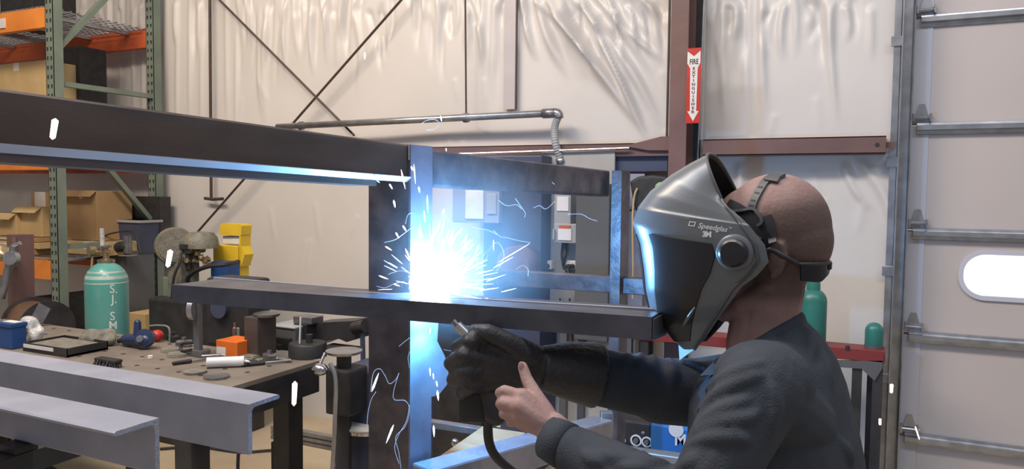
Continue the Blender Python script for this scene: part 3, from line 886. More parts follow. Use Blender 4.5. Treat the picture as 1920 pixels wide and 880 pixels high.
def sparks():
    rnd = random.Random(11)
    def sliver(p, q, r, m, label, group):
        mb = MB()
        d = (q - p)
        prof = [(0.0003, 0), (r, d.length * 0.25), (r * 0.8, d.length * 0.7), (0.0003, d.length)]
        mb.lathe(p, prof, d, 6)
        o = mb.build('spark', m, None, 'all')
        tag(o, label, 'spark', group)
    L1 = 'short white-hot spark in the dense spray around the arc'
    G1 = 'sparks around the arc'
    # dense fan
    for i in range(150):
        th = rnd.gauss(58, 42)
        th = max(-8, min(178, th))
        r0 = rnd.uniform(38, 105) * (1.0 if th < 110 else 0.75)
        ln = rnd.uniform(8, 34)
        a = math.radians(th)
        cx, cy = 806, 545
        x0, y0 = cx + r0 * math.cos(a), cy - r0 * math.sin(a)
        x1, y1 = cx + (r0 + ln) * math.cos(a), cy - (r0 + ln) * math.sin(a) + ln * 0.08
        d0 = 1.69 + rnd.uniform(-0.10, 0.02)
        sliver(at(x0, y0, d0), at(x1, y1, d0 + rnd.uniform(-0.02, 0.01)), rnd.uniform(0.0006, 0.0014), 'spark', L1, G1)
    # long ones seen singly
    single = [((935, 492), (993, 457), 1.0), ((925, 503), (962, 482), 1.2), ((738, 375), (741, 390), 2.2), ((730, 345), (736, 355), 2.0), ((752, 318), (760, 355), 1.6),
              ((776, 308), (779, 345), 1.4), ((801, 366), (802, 400), 1.5), ((833, 392), (830, 402), 2.0), ((755, 423), (762, 434), 2.0), ((742, 436), (748, 447), 2.0),
              ((710, 517), (728, 524), 1.6), ((738, 533), (750, 537), 1.5), ((826, 217), (828, 228), 1.6), ((684, 98), (684, 112), 1.4), ((785, 350), (787, 362), 2.0),
              ((771, 312), (774, 320), 2.0), ((795, 395), (797, 418), 1.6), ((870, 455), (876, 440), 2.0), ((880, 470), (886, 458), 1.6), ((860, 440), (866, 428), 2.0),
              ((826, 415), (818, 440), 1.6), ((815, 430), (808, 470), 1.8), ((940, 548), (968, 541), 1.0), ((900, 545), (935, 540), 1.2), ((912, 528), (948, 515), 1.0),
              ((722, 462), (735, 470), 1.6), ((760, 466), (770, 490), 1.8), ((706, 338), (712, 343), 1.2), ((898, 460), (890, 480), 1.2), ((925, 450), (926, 470), 1.2),
              ((836, 278), (837, 284), 1.2)]
    for p, q, k in single:
        sliver(at(*p, 1.66), at(*q, 1.64), 0.0011 * k, 'spark' if k < 1.5 or p[0] > 760 else 'sparkwarm', 'single bright spark flying clear of the dense spray', 'lone sparks above and beside the arc')
    low = [((738, 797), (724, 832), 1.7), ((697, 735), (710, 700), 1.8), ((807, 615), (806, 628), 1.2), ((820, 732), (822, 752), 1.8), ((813, 798), (814, 820), 1.6),
           ((812, 700), (813, 712), 1.2), ((806, 690), (807, 706), 1.2), ((818, 715), (820, 726), 1.4)]
    for p, q, k in low:
        sliver(at(*p, 1.62), at(*q, 1.60), 0.0014 * k, 'spark', 'white spark falling below the channel beam', 'sparks falling below the beam')
    # near, warm, big ones
    for p, q, d, r, lab in (((104, 222), (98, 262), 0.9, 0.0038, 'large glowing spark before the dark beam under the rack'),
                            ((553, 715), (551, 762), 1.2, 0.0042, 'large orange spark in front of the table leg'),
                            ((320, 468), (314, 502), 1.5, 0.0052, 'large pale spark in front of the green machine'),
                            ((1672, 720), (1671, 738), 2.0, 0.0045, 'small white spark beside the door track above the others'),
                            ((1650, 785), (1650, 798), 2.0, 0.0035, 'small white spark low beside the door track'),
                            ((1716, 800), (1724, 825), 2.2, 0.002, 'thin orange spark before the lowest door strut')):
        a, b = at(*p, d), at(*q, d)
        mb = MB().lathe(a, [(0.0004, 0), (r, (b - a).length * 0.1), (r * 0.85, (b - a).length * 0.9), (0.0004, (b - a).length)], b - a, 8)
        tag(mb.build('spark', 'sparkwarm', None, 'all'), lab, 'spark')
    # curly fume threads
    curls = [[(790, 232), (800, 226), (815, 224), (824, 232), (815, 242), (798, 244)],
             [(935, 376), (950, 386), (968, 384), (978, 392)], [(966, 372), (975, 385), (985, 400), (983, 408)],
             [(925, 432), (938, 444), (950, 446), (975, 452), (995, 455)], [(1000, 390), (1012, 386), (1024, 392), (1040, 378)],
             [(1065, 402), (1090, 402), (1105, 410), (1120, 415)], [(720, 455), (740, 450), (755, 440), (768, 430), (775, 425)],
             [(706, 537), (722, 540), (740, 532), (758, 528)], [(760, 420), (765, 403), (775, 400), (782, 406)],
             [(695, 735), (700, 700), (712, 692), (722, 705), (730, 720), (742, 712), (748, 700)],
             [(705, 735), (696, 750), (690, 775), (688, 800)], [(748, 700), (738, 735), (740, 750), (760, 752), (768, 770), (760, 800), (742, 820), (748, 850), (752, 880)],
             [(771, 632), (760, 640), (748, 650)], [(768, 660), (765, 672), (768, 690)], [(832, 656), (845, 658), (858, 656)],
             [(930, 508), (938, 500), (945, 480), (940, 462), (930, 455), (915, 470), (905, 482)], [(968, 505), (980, 498), (990, 505), (990, 518)],
             [(880, 490), (892, 484), (898, 494), (910, 488), (915, 478)], [(1035, 342), (1040, 346)], [(768, 760), (762, 790), (748, 815), (740, 840), (748, 870)],
             [(728, 515), (735, 512), (752, 508), (768, 512)], [(885, 425), (895, 428), (915, 432), (932, 440)]]
    for i, c in enumerate(curls):
        d = 1.62 if c[0][1] > 600 else 1.66
        P = spl([at(x, y, d) for x, y in c], 5)
        o = MB().tube(P, 0.0006, 5).build('fume_thread', 'thread', None, 'all')
        tag(o, 'thin curling blue-white thread drifting off the weld', 'fume thread', 'curling threads around the weld')
sparks()

def smoke():
    m = bpy.data.materials.new('welding_smoke')
    m.use_nodes = True
    nt = m.node_tree
    nt.nodes.remove(nt.nodes['Principled BSDF'])
    vs = nt.nodes.new('ShaderNodeVolumeScatter')
    vs.inputs['Color'].default_value = (0.9, 0.95, 1, 1)
    vs.inputs['Density'].default_value = 0.5
    vs.inputs['Anisotropy'].default_value = 0.0
    nt.links.new(vs.outputs[0], nt.nodes['Material Output'].inputs['Volume'])
    tc = nt.nodes.new('ShaderNodeTexCoord')
    sb = nt.nodes.new('ShaderNodeVectorMath'); sb.operation = 'SUBTRACT'; sb.inputs[1].default_value = (0.5, 0.5, 0.5)
    ln = nt.nodes.new('ShaderNodeVectorMath'); ln.operation = 'LENGTH'
    mr = nt.nodes.new('ShaderNodeMapRange'); mr.interpolation_type = 'SMOOTHSTEP'
    mr.inputs['From Min'].default_value = 0.06; mr.inputs['From Max'].default_value = 0.48
    mr.inputs['To Min'].default_value = 1.0; mr.inputs['To Max'].default_value = 0.0
    nz = nt.nodes.new('ShaderNodeTexNoise'); nz.inputs['Scale'].default_value = 5.0; nz.inputs['Detail'].default_value = 3
    mu = nt.nodes.new('ShaderNodeMath'); mu.operation = 'MULTIPLY'
    mu2 = nt.nodes.new('ShaderNodeMath'); mu2.operation = 'MULTIPLY'; mu2.inputs[1].default_value = 1.25
    nt.links.new(tc.outputs['Generated'], sb.inputs[0]); nt.links.new(sb.outputs[0], ln.inputs[0]); nt.links.new(ln.outputs['Value'], mr.inputs['Value'])
    nt.links.new(tc.outputs['Generated'], nz.inputs['Vector']); nt.links.new(nz.outputs[0], mu.inputs[0]); nt.links.new(mr.outputs[0], mu.inputs[1])
    nt.links.new(mu.outputs[0], mu2.inputs[0]); nt.links.new(mu2.outputs[0], vs.inputs['Density'])
    vs.inputs['Density'].default_value = 0.42
    mb = MB()
    mb.ell(at(880, 455, 1.80), Rr * 0.34, F0 * 0.24, V((0, 0, 0.29)), 40, 28)
    o = mb.build('welding_smoke', m, None, 'all')
    tag(o, 'faint blue haze of welding smoke hanging right of the post above the channel', 'smoke', kind='stuff')
smoke()
# ------------------------------------------------------------------ pallet rack
XR = at(100, 400, 5.16).x
YF = at(100, 400, 5.16).y
YB = 4.10
def rack():
    root = thing('pallet_rack', 'tall sage-green pallet rack with orange beams along the wall', 'pallet rack', (XR - 1.2, (YF + YB) / 2, 0))
    wU = 0.082
    H = 4.0
    for (x, nm) in ((XR, 0), (XR - 2.5, 1)):
        for y in (YF, YB):
            s = MB()
            # C section with open back, punched with two rows of holes on the face
            fy = y - 0.0
            s.box((x - wU / 2, fy, 0), (x + wU / 2, fy + 0.004, H))
            s.box((x - wU / 2, fy, 0), (x - wU / 2 + 0.004, fy + 0.07, H))
            s.box((x + wU / 2 - 0.004, fy, 0), (x + wU / 2, fy + 0.07, H))
            up = s.build('upright', 'rack', root)
            if nm == 0:
                h = MB()
                z = 0.25
                while z < H - 0.1:
                    for dx in (-0.02, 0.018):
                        h.pts([V((x + dx - 0.006, fy - 0.0012, z - 0.013)), V((x + dx + 0.006, fy - 0.0012, z - 0.013)), V((x + dx + 0.009, fy - 0.0012, z + 0.013)), V((x + dx - 0.009, fy - 0.0012, z + 0.013))], [[0, 1, 2, 3]])
                    z += 0.0508 * 1.25
                h.build('slot_hole_pattern', 'black', up)
            MB().box((x - 0.07, fy - 0.04, 0), (x + 0.07, fy + 0.10, 0.012)).build('foot_plate', 'rack', root)
    def brace(x, p, q):
        MB().bar(V((x, p[0], p[1])), V((x, q[0], q[1])), 0.035, 0.045, up=V((1, 0, 0))).build('brace', 'rack', root)
    def yz(px, py):
        k = onX(px, py, XR); return (k.y, k.z)
    z1 = yz(120, 158)[1]; z2 = yz(200, 458)[1]
    for x in (XR, XR - 2.5):
        for z in (z1, z2, 0.35, 3.6):
            brace(x, (YF + 0.05, z), (YB, z - 0.0))
        brace(x, (YF + 0.06, onX(120, 92, XR).z), (YB + 0.02, onX(290, -90, XR).z))
        brace(x, (YF + 0.05, z1 - 0.05), (YB, onX(290, 415, XR).z)) if False else None
        a = onX(195, 305, XR); b = onX(291, 418, XR)
        t = (YF + 0.06 - a.y) / (b.y - a.y)
        brace(x, (YF + 0.06, a.z + (b.z - a.z) * t), (YB, b.z))
        a = onX(290, 482, XR); b = onX(236, 562, XR)
        t = (YF + 0.06 - a.y) / (b.y - a.y)
        brace(x, (YB, a.z), (YF + 0.06, a.z + (b.z - a.z) * t))
    zs = [(onY(60, 16, YF).z, onY(60, 54, YF).z, 'orange'), (onY(60, 291, YF).z, onY(60, 319, YF).z, 'orange'), (onY(75, 488, YF).z, onY(75, 524, YF).z, 'orange')]
    for i, (zt, zb, m) in enumerate(zs):
        for y, mm in ((YF + 0.0, m), (YB - 0.01, 'redorange')):
            s = MB().box((XR - 2.5 + wU / 2, y + 0.005, zb), (XR - wU / 2, y + 0.05, zt), 0.003)
            s.box((XR - 2.5 + wU / 2, y + 0.03, zt - 0.002), (XR - wU / 2, y + 0.05, zt + 0.012))
            bo = s.build('shelf_beam', mm, root)
        # wire deck
        s = MB()
        x = XR - 2.44
        while x < XR - 0.05:
            s.box((x, YF, zt + 0.001), (x + 0.005, YB + 0.04, zt + 0.006)); x += 0.055
        y = YF + 0.01
        while y < YB + 0.04:
            s.box((XR - 2.45, y, zt + 0.006), (XR - 0.045, y + 0.006, zt + 0.012)); y += 0.06
        for xx in (XR - 2.2, XR - 1.7, XR - 1.2, XR - 0.7, XR - 0.25):
            s.box((xx, YF + 0.05, zt - 0.03), (xx + 0.035, YB - 0.01, zt + 0.001))
        s.build('wire_deck', 'galv', root)
    a = onY(6, 35, YF)
    MB().box((onY(-8, 35, YF).x, YF - 0.004, onY(4, 53, YF).z), (onY(9, 35, YF).x, YF + 0.006, onY(4, 35, YF).z)).build('label_plate', 'white', root)
    return [z[0] + 0.012 for z in zs]
DZ = rack()

def carton(px0, px1, pytop, Y, zb, depth, m, label, flaps=True, zt=None, tape=True, name='cardboard_box', rot=0):
    a = onY(px0, pytop, Y); b = onY(px1, pytop, Y)
    zt = zt or (a.z + b.z) / 2
    root = thing(name, label, 'box', ((a.x + b.x) / 2, Y + depth / 2, zb))
    MB().box((a.x, Y, zb), (b.x, Y + depth, zt), 0.004).build('body', m, root)
    if tape:
        MB().box((a.x + 0.45 * (b.x - a.x), Y - 0.001, zt - 0.06), (a.x + 0.55 * (b.x - a.x), Y + depth, zt + 0.001)).build('tape', 'paper', root)
    if flaps:
        MB().pts([V((a.x, Y, zt)), V((b.x, Y, zt)), V((b.x - 0.01, Y - 0.05, zt - 0.045)), V((a.x + 0.01, Y - 0.05, zt - 0.045)),
                  V((a.x, Y, zt + 0.003)), V((b.x, Y, zt + 0.003)), V((b.x - 0.01, Y - 0.053, zt - 0.043)), V((a.x + 0.01, Y - 0.053, zt - 0.043))],
                 [[0, 1, 2, 3], [4, 5, 6, 7], [0, 1, 5, 4], [2, 3, 7, 6], [0, 3, 7, 4], [1, 2, 6, 5]]).build('flap', m, root)
    return root

def rack_goods():
    zA, zB, zC = DZ
    # level above the dark beam
    carton(-20, 83, 118, YF + 0.25, zB, 0.4, 'cardlight', 'large pale carton on the second rack shelf above the dark beam', False)
    carton(112, 150, 105, YB - 0.30, zB, 0.22, 'black', 'tall black case on the rack between the green uprights', False, tape=False, name='equipment_case', zt=zA - 0.16)
    carton(0, 60, 5, YF + 0.3, zA, 0.35, 'black', 'black bin on the topmost rack shelf in the corner', False, tape=False, name='storage_bin', zt=zA + 0.3)
    # lowest visible level
    z = zC
    base = []
    Yq = YF + 0.14
    k = 0
    for (m, h, x0, x1, lab) in (('card', 0.045, -25, 62, 'flat brown carton sheet at the bottom of the pile on the lower rack shelf'),
                                ('cardlight', 0.05, -30, 70, 'flat pale carton in the middle of the pile on the lower rack shelf'),
                                ('card', 0.03, -22, 66, 'thin flat carton on top of the pile on the lower rack shelf')):
        a = onY(x0, 450, Yq); b = onY(x1, 450, Yq)
        r = thing('flat_carton', lab, 'carton', ((a.x + b.x) / 2, Yq + 0.2, z), 'flat cartons piled on the rack')
        MB().box((a.x, Yq + k * 0.01, z), (b.x, Yq + 0.42, z + h - 0.004), 0.002).build('sheet', m, r)
        MB().box((a.x + 0.002, Yq + k * 0.01 - 0.004, z + h * 0.25), (b.x - 0.1, Yq + k * 0.01, z + h * 0.6)).build('folded_edge', 'paper', r)
        z += h; k += 1
    ztop = z
    carton(-30, 30, 400, YF + 0.2, ztop, 0.25, 'cardlight', 'open pale carton at the far left of the lower rack shelf', True)
    carton(32, 78, 388, YF + 0.24, ztop, 0.25, 'cardlight', 'pale carton with taped top beside the rack upright, lower shelf', True)
    b = carton(58, 108, 362, YF + 0.40, ztop, 0.25, 'card', 'brown carton with a white sheet stuck to its front', False)
    a0 = onY(64, 360, YF + 0.39); b0 = onY(84, 396, YF + 0.39)
    MB().box((a0.x, YF + 0.392, b0.z), (b0.x, YF + 0.399, a0.z)).build('paper_sheet', 'paper', b)
    carton(122, 181, 358, YF + 0.42, zC + 0.10, 0.3, 'card', 'large brown carton between the two green rack uprights', True)
    carton(122, 200, 432, YF + 0.36, zC, 0.4, 'cardlight', 'low pale tray carton under the large brown carton', False, zt=zC + 0.097)
    # grey bin and black junk
    a = onY(215, 412, YB - 0.20); b = onY(262, 412, YB - 0.20)
    r = thing('storage_bin', 'blue-grey plastic bin at the back of the lower rack shelf', 'bin', ((a.x + b.x) / 2, YB - 0.1, zC))
    MB().loft([[V((a.x + 0.03, YB - 0.18, zC)), V((b.x - 0.03, YB - 0.18, zC)), V((b.x - 0.03, YB - 0.02, zC)), V((a.x + 0.03, YB - 0.02, zC))],
               [V((a.x, YB - 0.20, a.z)), V((b.x, YB - 0.20, a.z)), V((b.x, YB - 0.01, a.z)), V((a.x, YB - 0.01, a.z))]]).build('tub', 'navygrey', r)
    MB().box((a.x - 0.01, YB - 0.21, a.z - 0.02), (b.x + 0.01, YB, a.z), 0.003).build('rim', 'greybox', r)
    carton(186, 300, 368, YB - 0.02, zC, 0.10, 'blackmetal', 'dark backing box added for the shade at the back of the lower rack shelf behind the blue-grey bin', False, tape=False, name='shade_backing')  # dark backing put in for the shade inside the rack
    # black angle grinder on the shelf
    c = onY(222, 440, YF + 0.45)
    c.z = zC + 0.0
    r = thing('angle_grinder', 'black hand tool lying beside the brown carton on the rack', 'power tool', c)
    MB().cap(c + V((-0.10, 0, 0.05)), c + V((0.08, 0, 0.07)), 0.035, 0.04).build('body', 'black', r, True)
    MB().cyl(c + V((0.10, 0, 0.02)), c + V((0.10, 0, 0.15)), 0.03).build('gear_head', 'steel', r, True)
    MB().lathe(c + V((0.10, 0, 0.0)), [(0.0, 0), (0.065, 0.002), (0.065, 0.006), (0, 0.008)]).build('disc', 'rag', r, True)
    MB().tube(spl([c + V((-0.12, 0, 0.05)), c + V((-0.2, 0.02, 0.12)), c + V((-0.12, 0.05, 0.16)), c + V((0.1, 0.05, 0.17)), c + V((0.2, 0.03, 0.02))], 6), 0.006, 8).build('cord', 'black', r, True)
    # items on the lower floor level
    carton(52, 100, 560, YF + 0.05, 0.0, 0.5, 'black', 'black tool chest on the floor inside the rack', False, tape=False, name='tool_chest')
    for (x0, x1, y, Yo, m, lab) in ((240, 272, 588, 0.45, 'cardlight', 'small pale carton on the floor level behind the teal cylinder'), (130, 160, 560, 0.4, 'darkgrey', 'dark grey bin on the floor inside the rack left of the teal cylinder'),
                                    (176, 236, 470, 0.5, 'darkgrey', 'tall dark cabinet inside the rack behind the teal cylinder')):
        carton(x0, x1, y, YF + Yo, 0, 0.25, m, lab, False, tape=False, name='floor_box')
rack_goods()

# ------------------------------------------------------------------ gas cylinder
def gas_cylinder(px, pyTop, d, rad, zb, m, label, letters=None, valve=True, neckscale=1.0):
    c = at(px, pyTop, d)
    base = V((c.x, c.y, zb))
    H = c.z - zb
    root = thing('gas_cylinder', label, 'gas cylinder', base)
    prof = [(rad * 0.9, 0), (rad, 0.02), (rad, H - rad * 1.15)]
    for a in np.linspace(0.15, 1.15, 7):
        prof.append((rad * math.cos(a) * 1.0, H - rad * 1.15 + rad * 1.05 * math.sin(a)))
    prof += [(rad * 0.34, H - rad * 0.12), (rad * 0.34, H)]
    body = MB().lathe(base, prof, n=36).build('body', m, root, 'all')
    if letters:
        MB().lathe(base, [(rad * 1.004, H - rad * 1.15 + 0.0), (rad * math.cos(.3) * 1.006, H - rad * 1.15 + rad * 1.056 * math.sin(.3)), (rad * math.cos(.62) * 1.01, H - rad * 1.15 + rad * 1.056 * math.sin(.62))], n=36, cap=False).build('shoulder_band', 'bandpaint', root, 'all')
    if valve:
        t = base + V((0, 0, H))
        MB().lathe(base, [(rad * 0.36, H - rad * 0.16), (rad * 0.40, H - rad * 0.12), (rad * 0.40, H - 0.0), (rad * 0.30, H + 0.004)]).build('neck_ring', 'brass', root, True)
        s = MB().cyl(t, t + V((0, 0, 0.075)), 0.018, 12)
        s.cyl(t + V((-0.075, -0.02, 0.045)), t + V((0.05, 0.01, 0.045)), 0.014, 10)
        s.build('valve', 'brass', root, True)
        MB().lathe(t + V((-0.10, -0.03, 0.055)), [(0, -0.02), (0.036, -0.016), (0.036, 0.016), (0, 0.02)], V((-0.3, -1, 0)), 18).build('gauge', 'brass', root, True)
        MB().cyl(t + V((-0.03, 0, 0.06)), t + V((-0.035, 0, 0.20)), 0.014, 10).build('flow_meter', 'bag', root, True)
        MB().lathe(t + V((0, 0, 0.075)), [(0.01, 0), (0.035, 0.004), (0.035, 0.014), (0.01, 0.018)], n=16).build('hand_wheel', 'steel', root, True)
        P = spl([t + V((-0.09, -0.03, 0.02)), t + V((-0.10, -0.04, -0.15)), t + V((-rad - 0.01, -0.05, -0.5)), t + V((-rad - 0.015, -0.05, -0.9)), t + V((-rad + 0.01, -0.07, -1.15))], 6)
        MB().tube(P, 0.007, 8).build('gas_hose', 'card', root, True)
    if letters:
        bv = tobj(body)
        for ch, x, y, s_ in letters:
            decal('lettering', ch, x, y, s_, 0.0, bv, 'whitepaint', root, 0.002, 0.002)
    return root
gas_cylinder(199, 487, 4.8, 0.128, 0, 'teal', 'large teal gas cylinder with white stencilled letters behind the welding table',
             [('S.', 213, 543, 23), ('J.', 214, 562, 23), ('S', 211, 594, 23), ('M', 212, 611, 22), ('I', 213, 629, 22)])
# white shoulder band on the teal cylinder is worn paint
# ------------------------------------------------------------------ machine and yellow guard behind the channel
def pf(px, py, d, z=0.0):
    k = at(px, py, d); return V((k.x, k.y, z))

def drill_machine():
    d = 4.9
    g = lambda x, y, dd=0: at(x, y, d + dd)
    root = thing('old_machine', 'old grey-green machine with a round wheel guard standing beside the rack', 'machine', pf(350, 500, d))
    b = pf(355, 500, d)
    MB().box(b + V((-0.20, -0.16, 0)), b + V((0.22, 0.2, 0.95)), 0.02).build('base_cabinet', 'blackmetal', root)
    # motor dome
    c = g(376, 448)
    MB().lathe(c + V((0, 0, -0.06)), [(0.02, 0), (0.115, 0.0), (0.115, 0.02), (0.105, 0.07), (0.08, 0.10), (0, 0.11)], n=24).build('motor_cover', 'oldgreen', root, True)
    MB().box(g(345, 466) + V((-0.03, -0.05, -0.03)), g(372, 452) + V((0.02, 0.05, 0.02)), 0.015).build('motor_housing', 'oldgreen', root)
    MB().box(g(352, 465) + V((0, -0.08, -0.006)), g(380, 455) + V((0, -0.06, -0.006)), 0.004).build('vent_slot', 'black', root)
    # wheel with guard
    wv = g(328, 462, -0.05)
    ax = V((0.75, -0.6, 0.0)).normalized()
    MB().lathe(wv, [(0.02, -0.03), (0.115, -0.03), (0.125, 0), (0.115, 0.03), (0.03, 0.035)], ax, 28).build('wheel_guard', 'oldgreen', root, True)
    MB().lathe(wv + ax * 0.036, [(0.0, 0), (0.10, 0), (0.10, 0.006), (0, 0.008)], ax, 28).build('abrasive_disc', 'rag', root, True)
    MB().cyl(g(322, 460), g(360, 470), 0.03, 14).build('spindle', 'steel', root, True)
    MB().box(g(330, 520, 0) + V((-0.02, -0.05, -0.2)), g(356, 478, 0) + V((0.02, 0.06, 0)), 0.01).build('column', 'oldgreen', root)
    s = MB()
    rnd = random.Random(2)
    for k in range(16):
        p = g(345 + rnd.uniform(0, 50), 472 + rnd.uniform(-4, 22), -0.05)
        s.cyl(p, p + V((rnd.uniform(-.02, .02), -0.03, rnd.uniform(-.02, .02))), rnd.uniform(0.008, 0.016), 8)
    s.build('fittings', 'brass', root, True)
    for x in (352, 366):
        MB().cyl(g(x, 474, -0.04), g(x + 2, 505, -0.04), 0.02, 10).build('cylinder', 'blackmetal', root, True)
    P = spl([g(340, 474, -.1), g(336, 495, -.12), g(326, 520, -.12), g(322, 560, -.1), g(318, 600, -.05)], 5)
    MB().tube(P, 0.009, 8).build('hose', 'black', root, True)
    MB().box(g(310, 520) + V((-0.03, 0, -0.35)), g(338, 520) + V((0.02, 0.1, 0)), 0.01).build('side_panel', 'rack', root)
drill_machine()

def yellow_guard():
    Y = at(425, 480, 5.0).y
    root = thing('yellow_machine_guard', 'bright yellow machine guard with a hooded top behind the channel beam', 'machine guard', (onY(427, 500, Y).x, Y + 0.1, 0))
    def g(x, y): return onY(x, y, Y)
    a = g(399, 459); b = g(446, 459)
    MB().box((a.x, Y, 0.95), (b.x, Y + 0.1, a.z), 0.006).build('body', 'yellow', root)
    MB().box((a.x - 0.02, Y - 0.01, 0.0), (b.x + 0.02, Y + 0.21, 0.95), 0.006).build('pedestal', 'blackmetal', root)
    a = g(413, 443); b = g(451, 459)
    MB().box((a.x, Y + 0.02, b.z), (b.x, Y + 0.09, a.z), 0.004).build('window_cover', 'paper', root)
    poly = [g(412, 441), g(413, 422), g(417, 419), g(451, 421), g(453, 424), g(452, 441)]
    MB().prism(poly, (0, 0.09, 0)).build('hood', 'yellow', root)
    s = MB(); k0 = g(451, 441)
    s.box((k0.x - 0.012, Y, g(451, 500).z), (k0.x, Y + 0.09, k0.z)); s.build('side_post', 'yellow', root)
    MB().prism([g(452, 462), g(459, 478), g(452, 500)], (0, 0.08, 0)).build('side_wing', 'yellow', root)
    a = g(421, 488)
    r2 = thing('blue_switch_box', 'dark blue box with a black cable in front of the yellow guard', 'box', (a.x + 0.05, Y - 0.06, 0))
    MB().box((a.x, Y - 0.12, 0.9), (g(451, 488).x, Y - 0.004, a.z), 0.006).build('body', 'blue', r2)
    MB().box((a.x + 0.02, Y - 0.10, 0), (a.x + 0.06, Y - 0.02, 0.9)).build('stand', 'blackmetal', r2)
    P = spl([onY(447, 491, Y - 0.1), onY(425, 496, Y - 0.25), onY(390, 500, Y - 0.3), onY(362, 512, Y - 0.25), onY(350, 530, Y - 0.22), onY(350, 580, Y - 0.2)], 6)
    MB().tube(P, 0.014, 8).build('cable', 'black', r2, True)
yellow_guard()

# ------------------------------------------------------------------ wire reel stand at the far left
def wire_reel():
    d = 4.3
    c = at(74, 610, d)
    root = thing('wire_reel', 'black reel wound with bright copper wire beside the rack', 'wire reel', c)
    ax = (Rr * 0.80 - F0 * 0.6).normalized()
    L = 0.13
    MB().lathe(c - ax * L, [(0.03, 0), (0.128, 0), (0.128, 2 * L - 0.03), (0.03, 2 * L - 0.03)], ax, 40).build('copper_winding', 'copper', root, True)
    MB().lathe(c + ax * (L - 0.03), [(0.0, 0), (0.15, 0), (0.15, 0.012), (0.0, 0.014)], ax, 44).build('flange', 'blackmetal', root, True)
    MB().lathe(c - ax * (L + 0.012), [(0.0, 0), (0.15, 0), (0.15, 0.012), (0.0, 0.014)], ax, 44).build('flange', 'blackmetal', root, True)
    MB().cyl(c - ax * 0.2, c + ax * 0.16, 0.02, 12).build('axle', 'steel', root, True)
    s = MB()
    for sg in (-1,):
        b = c + ax * 0.19 * sg
        s.bar(V((b.x - 0.1, b.y - 0.1, 0.0)), b, 0.04, 0.04)
        s.bar(V((b.x + 0.1, b.y + 0.1, 0.0)), b, 0.04, 0.04)
    s.bar(V((c.x, c.y, 0.02)) + ax * 0.2, V((c.x, c.y, 0.02)) - ax * 0.25, 0.05, 0.04)
    e = c + ax * 0.14
    s.bar(V((e.x, e.y, 0.0)), e, 0.04, 0.04)
    s.build('stand', 'blackmetal', root)
    # perforated strip leaning in front
    MB().bar(at(58, 622, d - 0.25), at(84, 574, d - 0.25), 0.07, 0.004, up=-F0).build('brake_strip', 'steel', root)
    # red column behind with wrench-like bar
    p = pf(36, 500, 4.5)
    r2 = thing('hand_truck', 'dull red upright stand with a grey bar at the left edge', 'stand', p)
    MB().bar(p, at(38, 440, 4.5), 0.10, 0.10, up=V((0, 1, 0))).build('upright', 'redox', r2)
    MB().cyl(at(2, 560, 4.35), at(26, 462, 4.35), 0.022, 10).build('bar', 'steel', r2, True)
    MB().lathe(at(22, 484, 4.33), [(0.018, -0.02), (0.04, -0.02), (0.04, 0.02), (0.018, 0.02)], F0, 16).build('ring', 'galv', r2, True)
    MB().cyl(at(24, 462, 4.35), at(38, 456, 4.35), 0.013, 10).build('handle', 'galv', r2, True)
    MB().lump(at(8, 476, 4.4), 0.05, 0.05, 0.05, 3, 0.3).build('casting', 'brass', r2, True)
    MB().cyl(at(30, 500, 4.42), at(26, 445, 4.42), 0.012, 8).build('hose', 'redox', r2, True)
wire_reel()

# ------------------------------------------------------------------ welding table with clutter
ZT = 0.90
def tz(px, py): return onZ(px, py, ZT)
XT = (tz(430, 717).x + tz(612, 681).x) / 2
YTB = tz(612, 678).y
def table():
    root = thing('welding_table', 'large perforated steel welding table covered with tools', 'table', (XT - 1.2, YTB - 0.6, 0))
    x0 = XT - 2.3; y0 = YTB - 0.62
    n = MB().box((x0, y0, ZT - 0.02), (XT, YTB, ZT), 0.002)
    top = n.build('tabletop', 'table', root)
    h = MB()
    y = y0 + 0.06
    r_ = 0.011
    while y < YTB - 0.03:
        x = x0 + 0.06
        while x < XT - 0.04:
            h.pts([V((x + r_ * math.cos(a), y + r_ * math.sin(a), ZT + 0.0008)) for a in np.linspace(0, 2 * math.pi, 9)[:-1]], [list(range(8))])
            x += 0.125
        y += 0.125
    h.build('hole_pattern', 'black', top)
    MB().box((XT - 0.012, y0, ZT - 0.14), (XT, YTB, ZT - 0.02), 0.002).build('apron', 'blackmetal', root)
    MB().box((x0, y0, ZT - 0.14), (XT - 0.012, y0 + 0.012, ZT - 0.02), 0.002).build('apron', 'blackmetal', root)
    MB().box((x0, YTB - 0.012, ZT - 0.14), (XT - 0.012, YTB, ZT - 0.02), 0.002).build('apron', 'blackmetal', root)
    for (x, y) in ((XT - 0.09, YTB - 0.10), (XT - 0.14, y0 + 0.05), (x0 + 0.08, YTB - 0.1), (x0 + 0.08, y0 + 0.05)):
        MB().box((x - 0.045, y - 0.045, 0), (x + 0.045, y + 0.045, ZT - 0.02), 0.004).build('leg', 'blackmetal', root)
table()

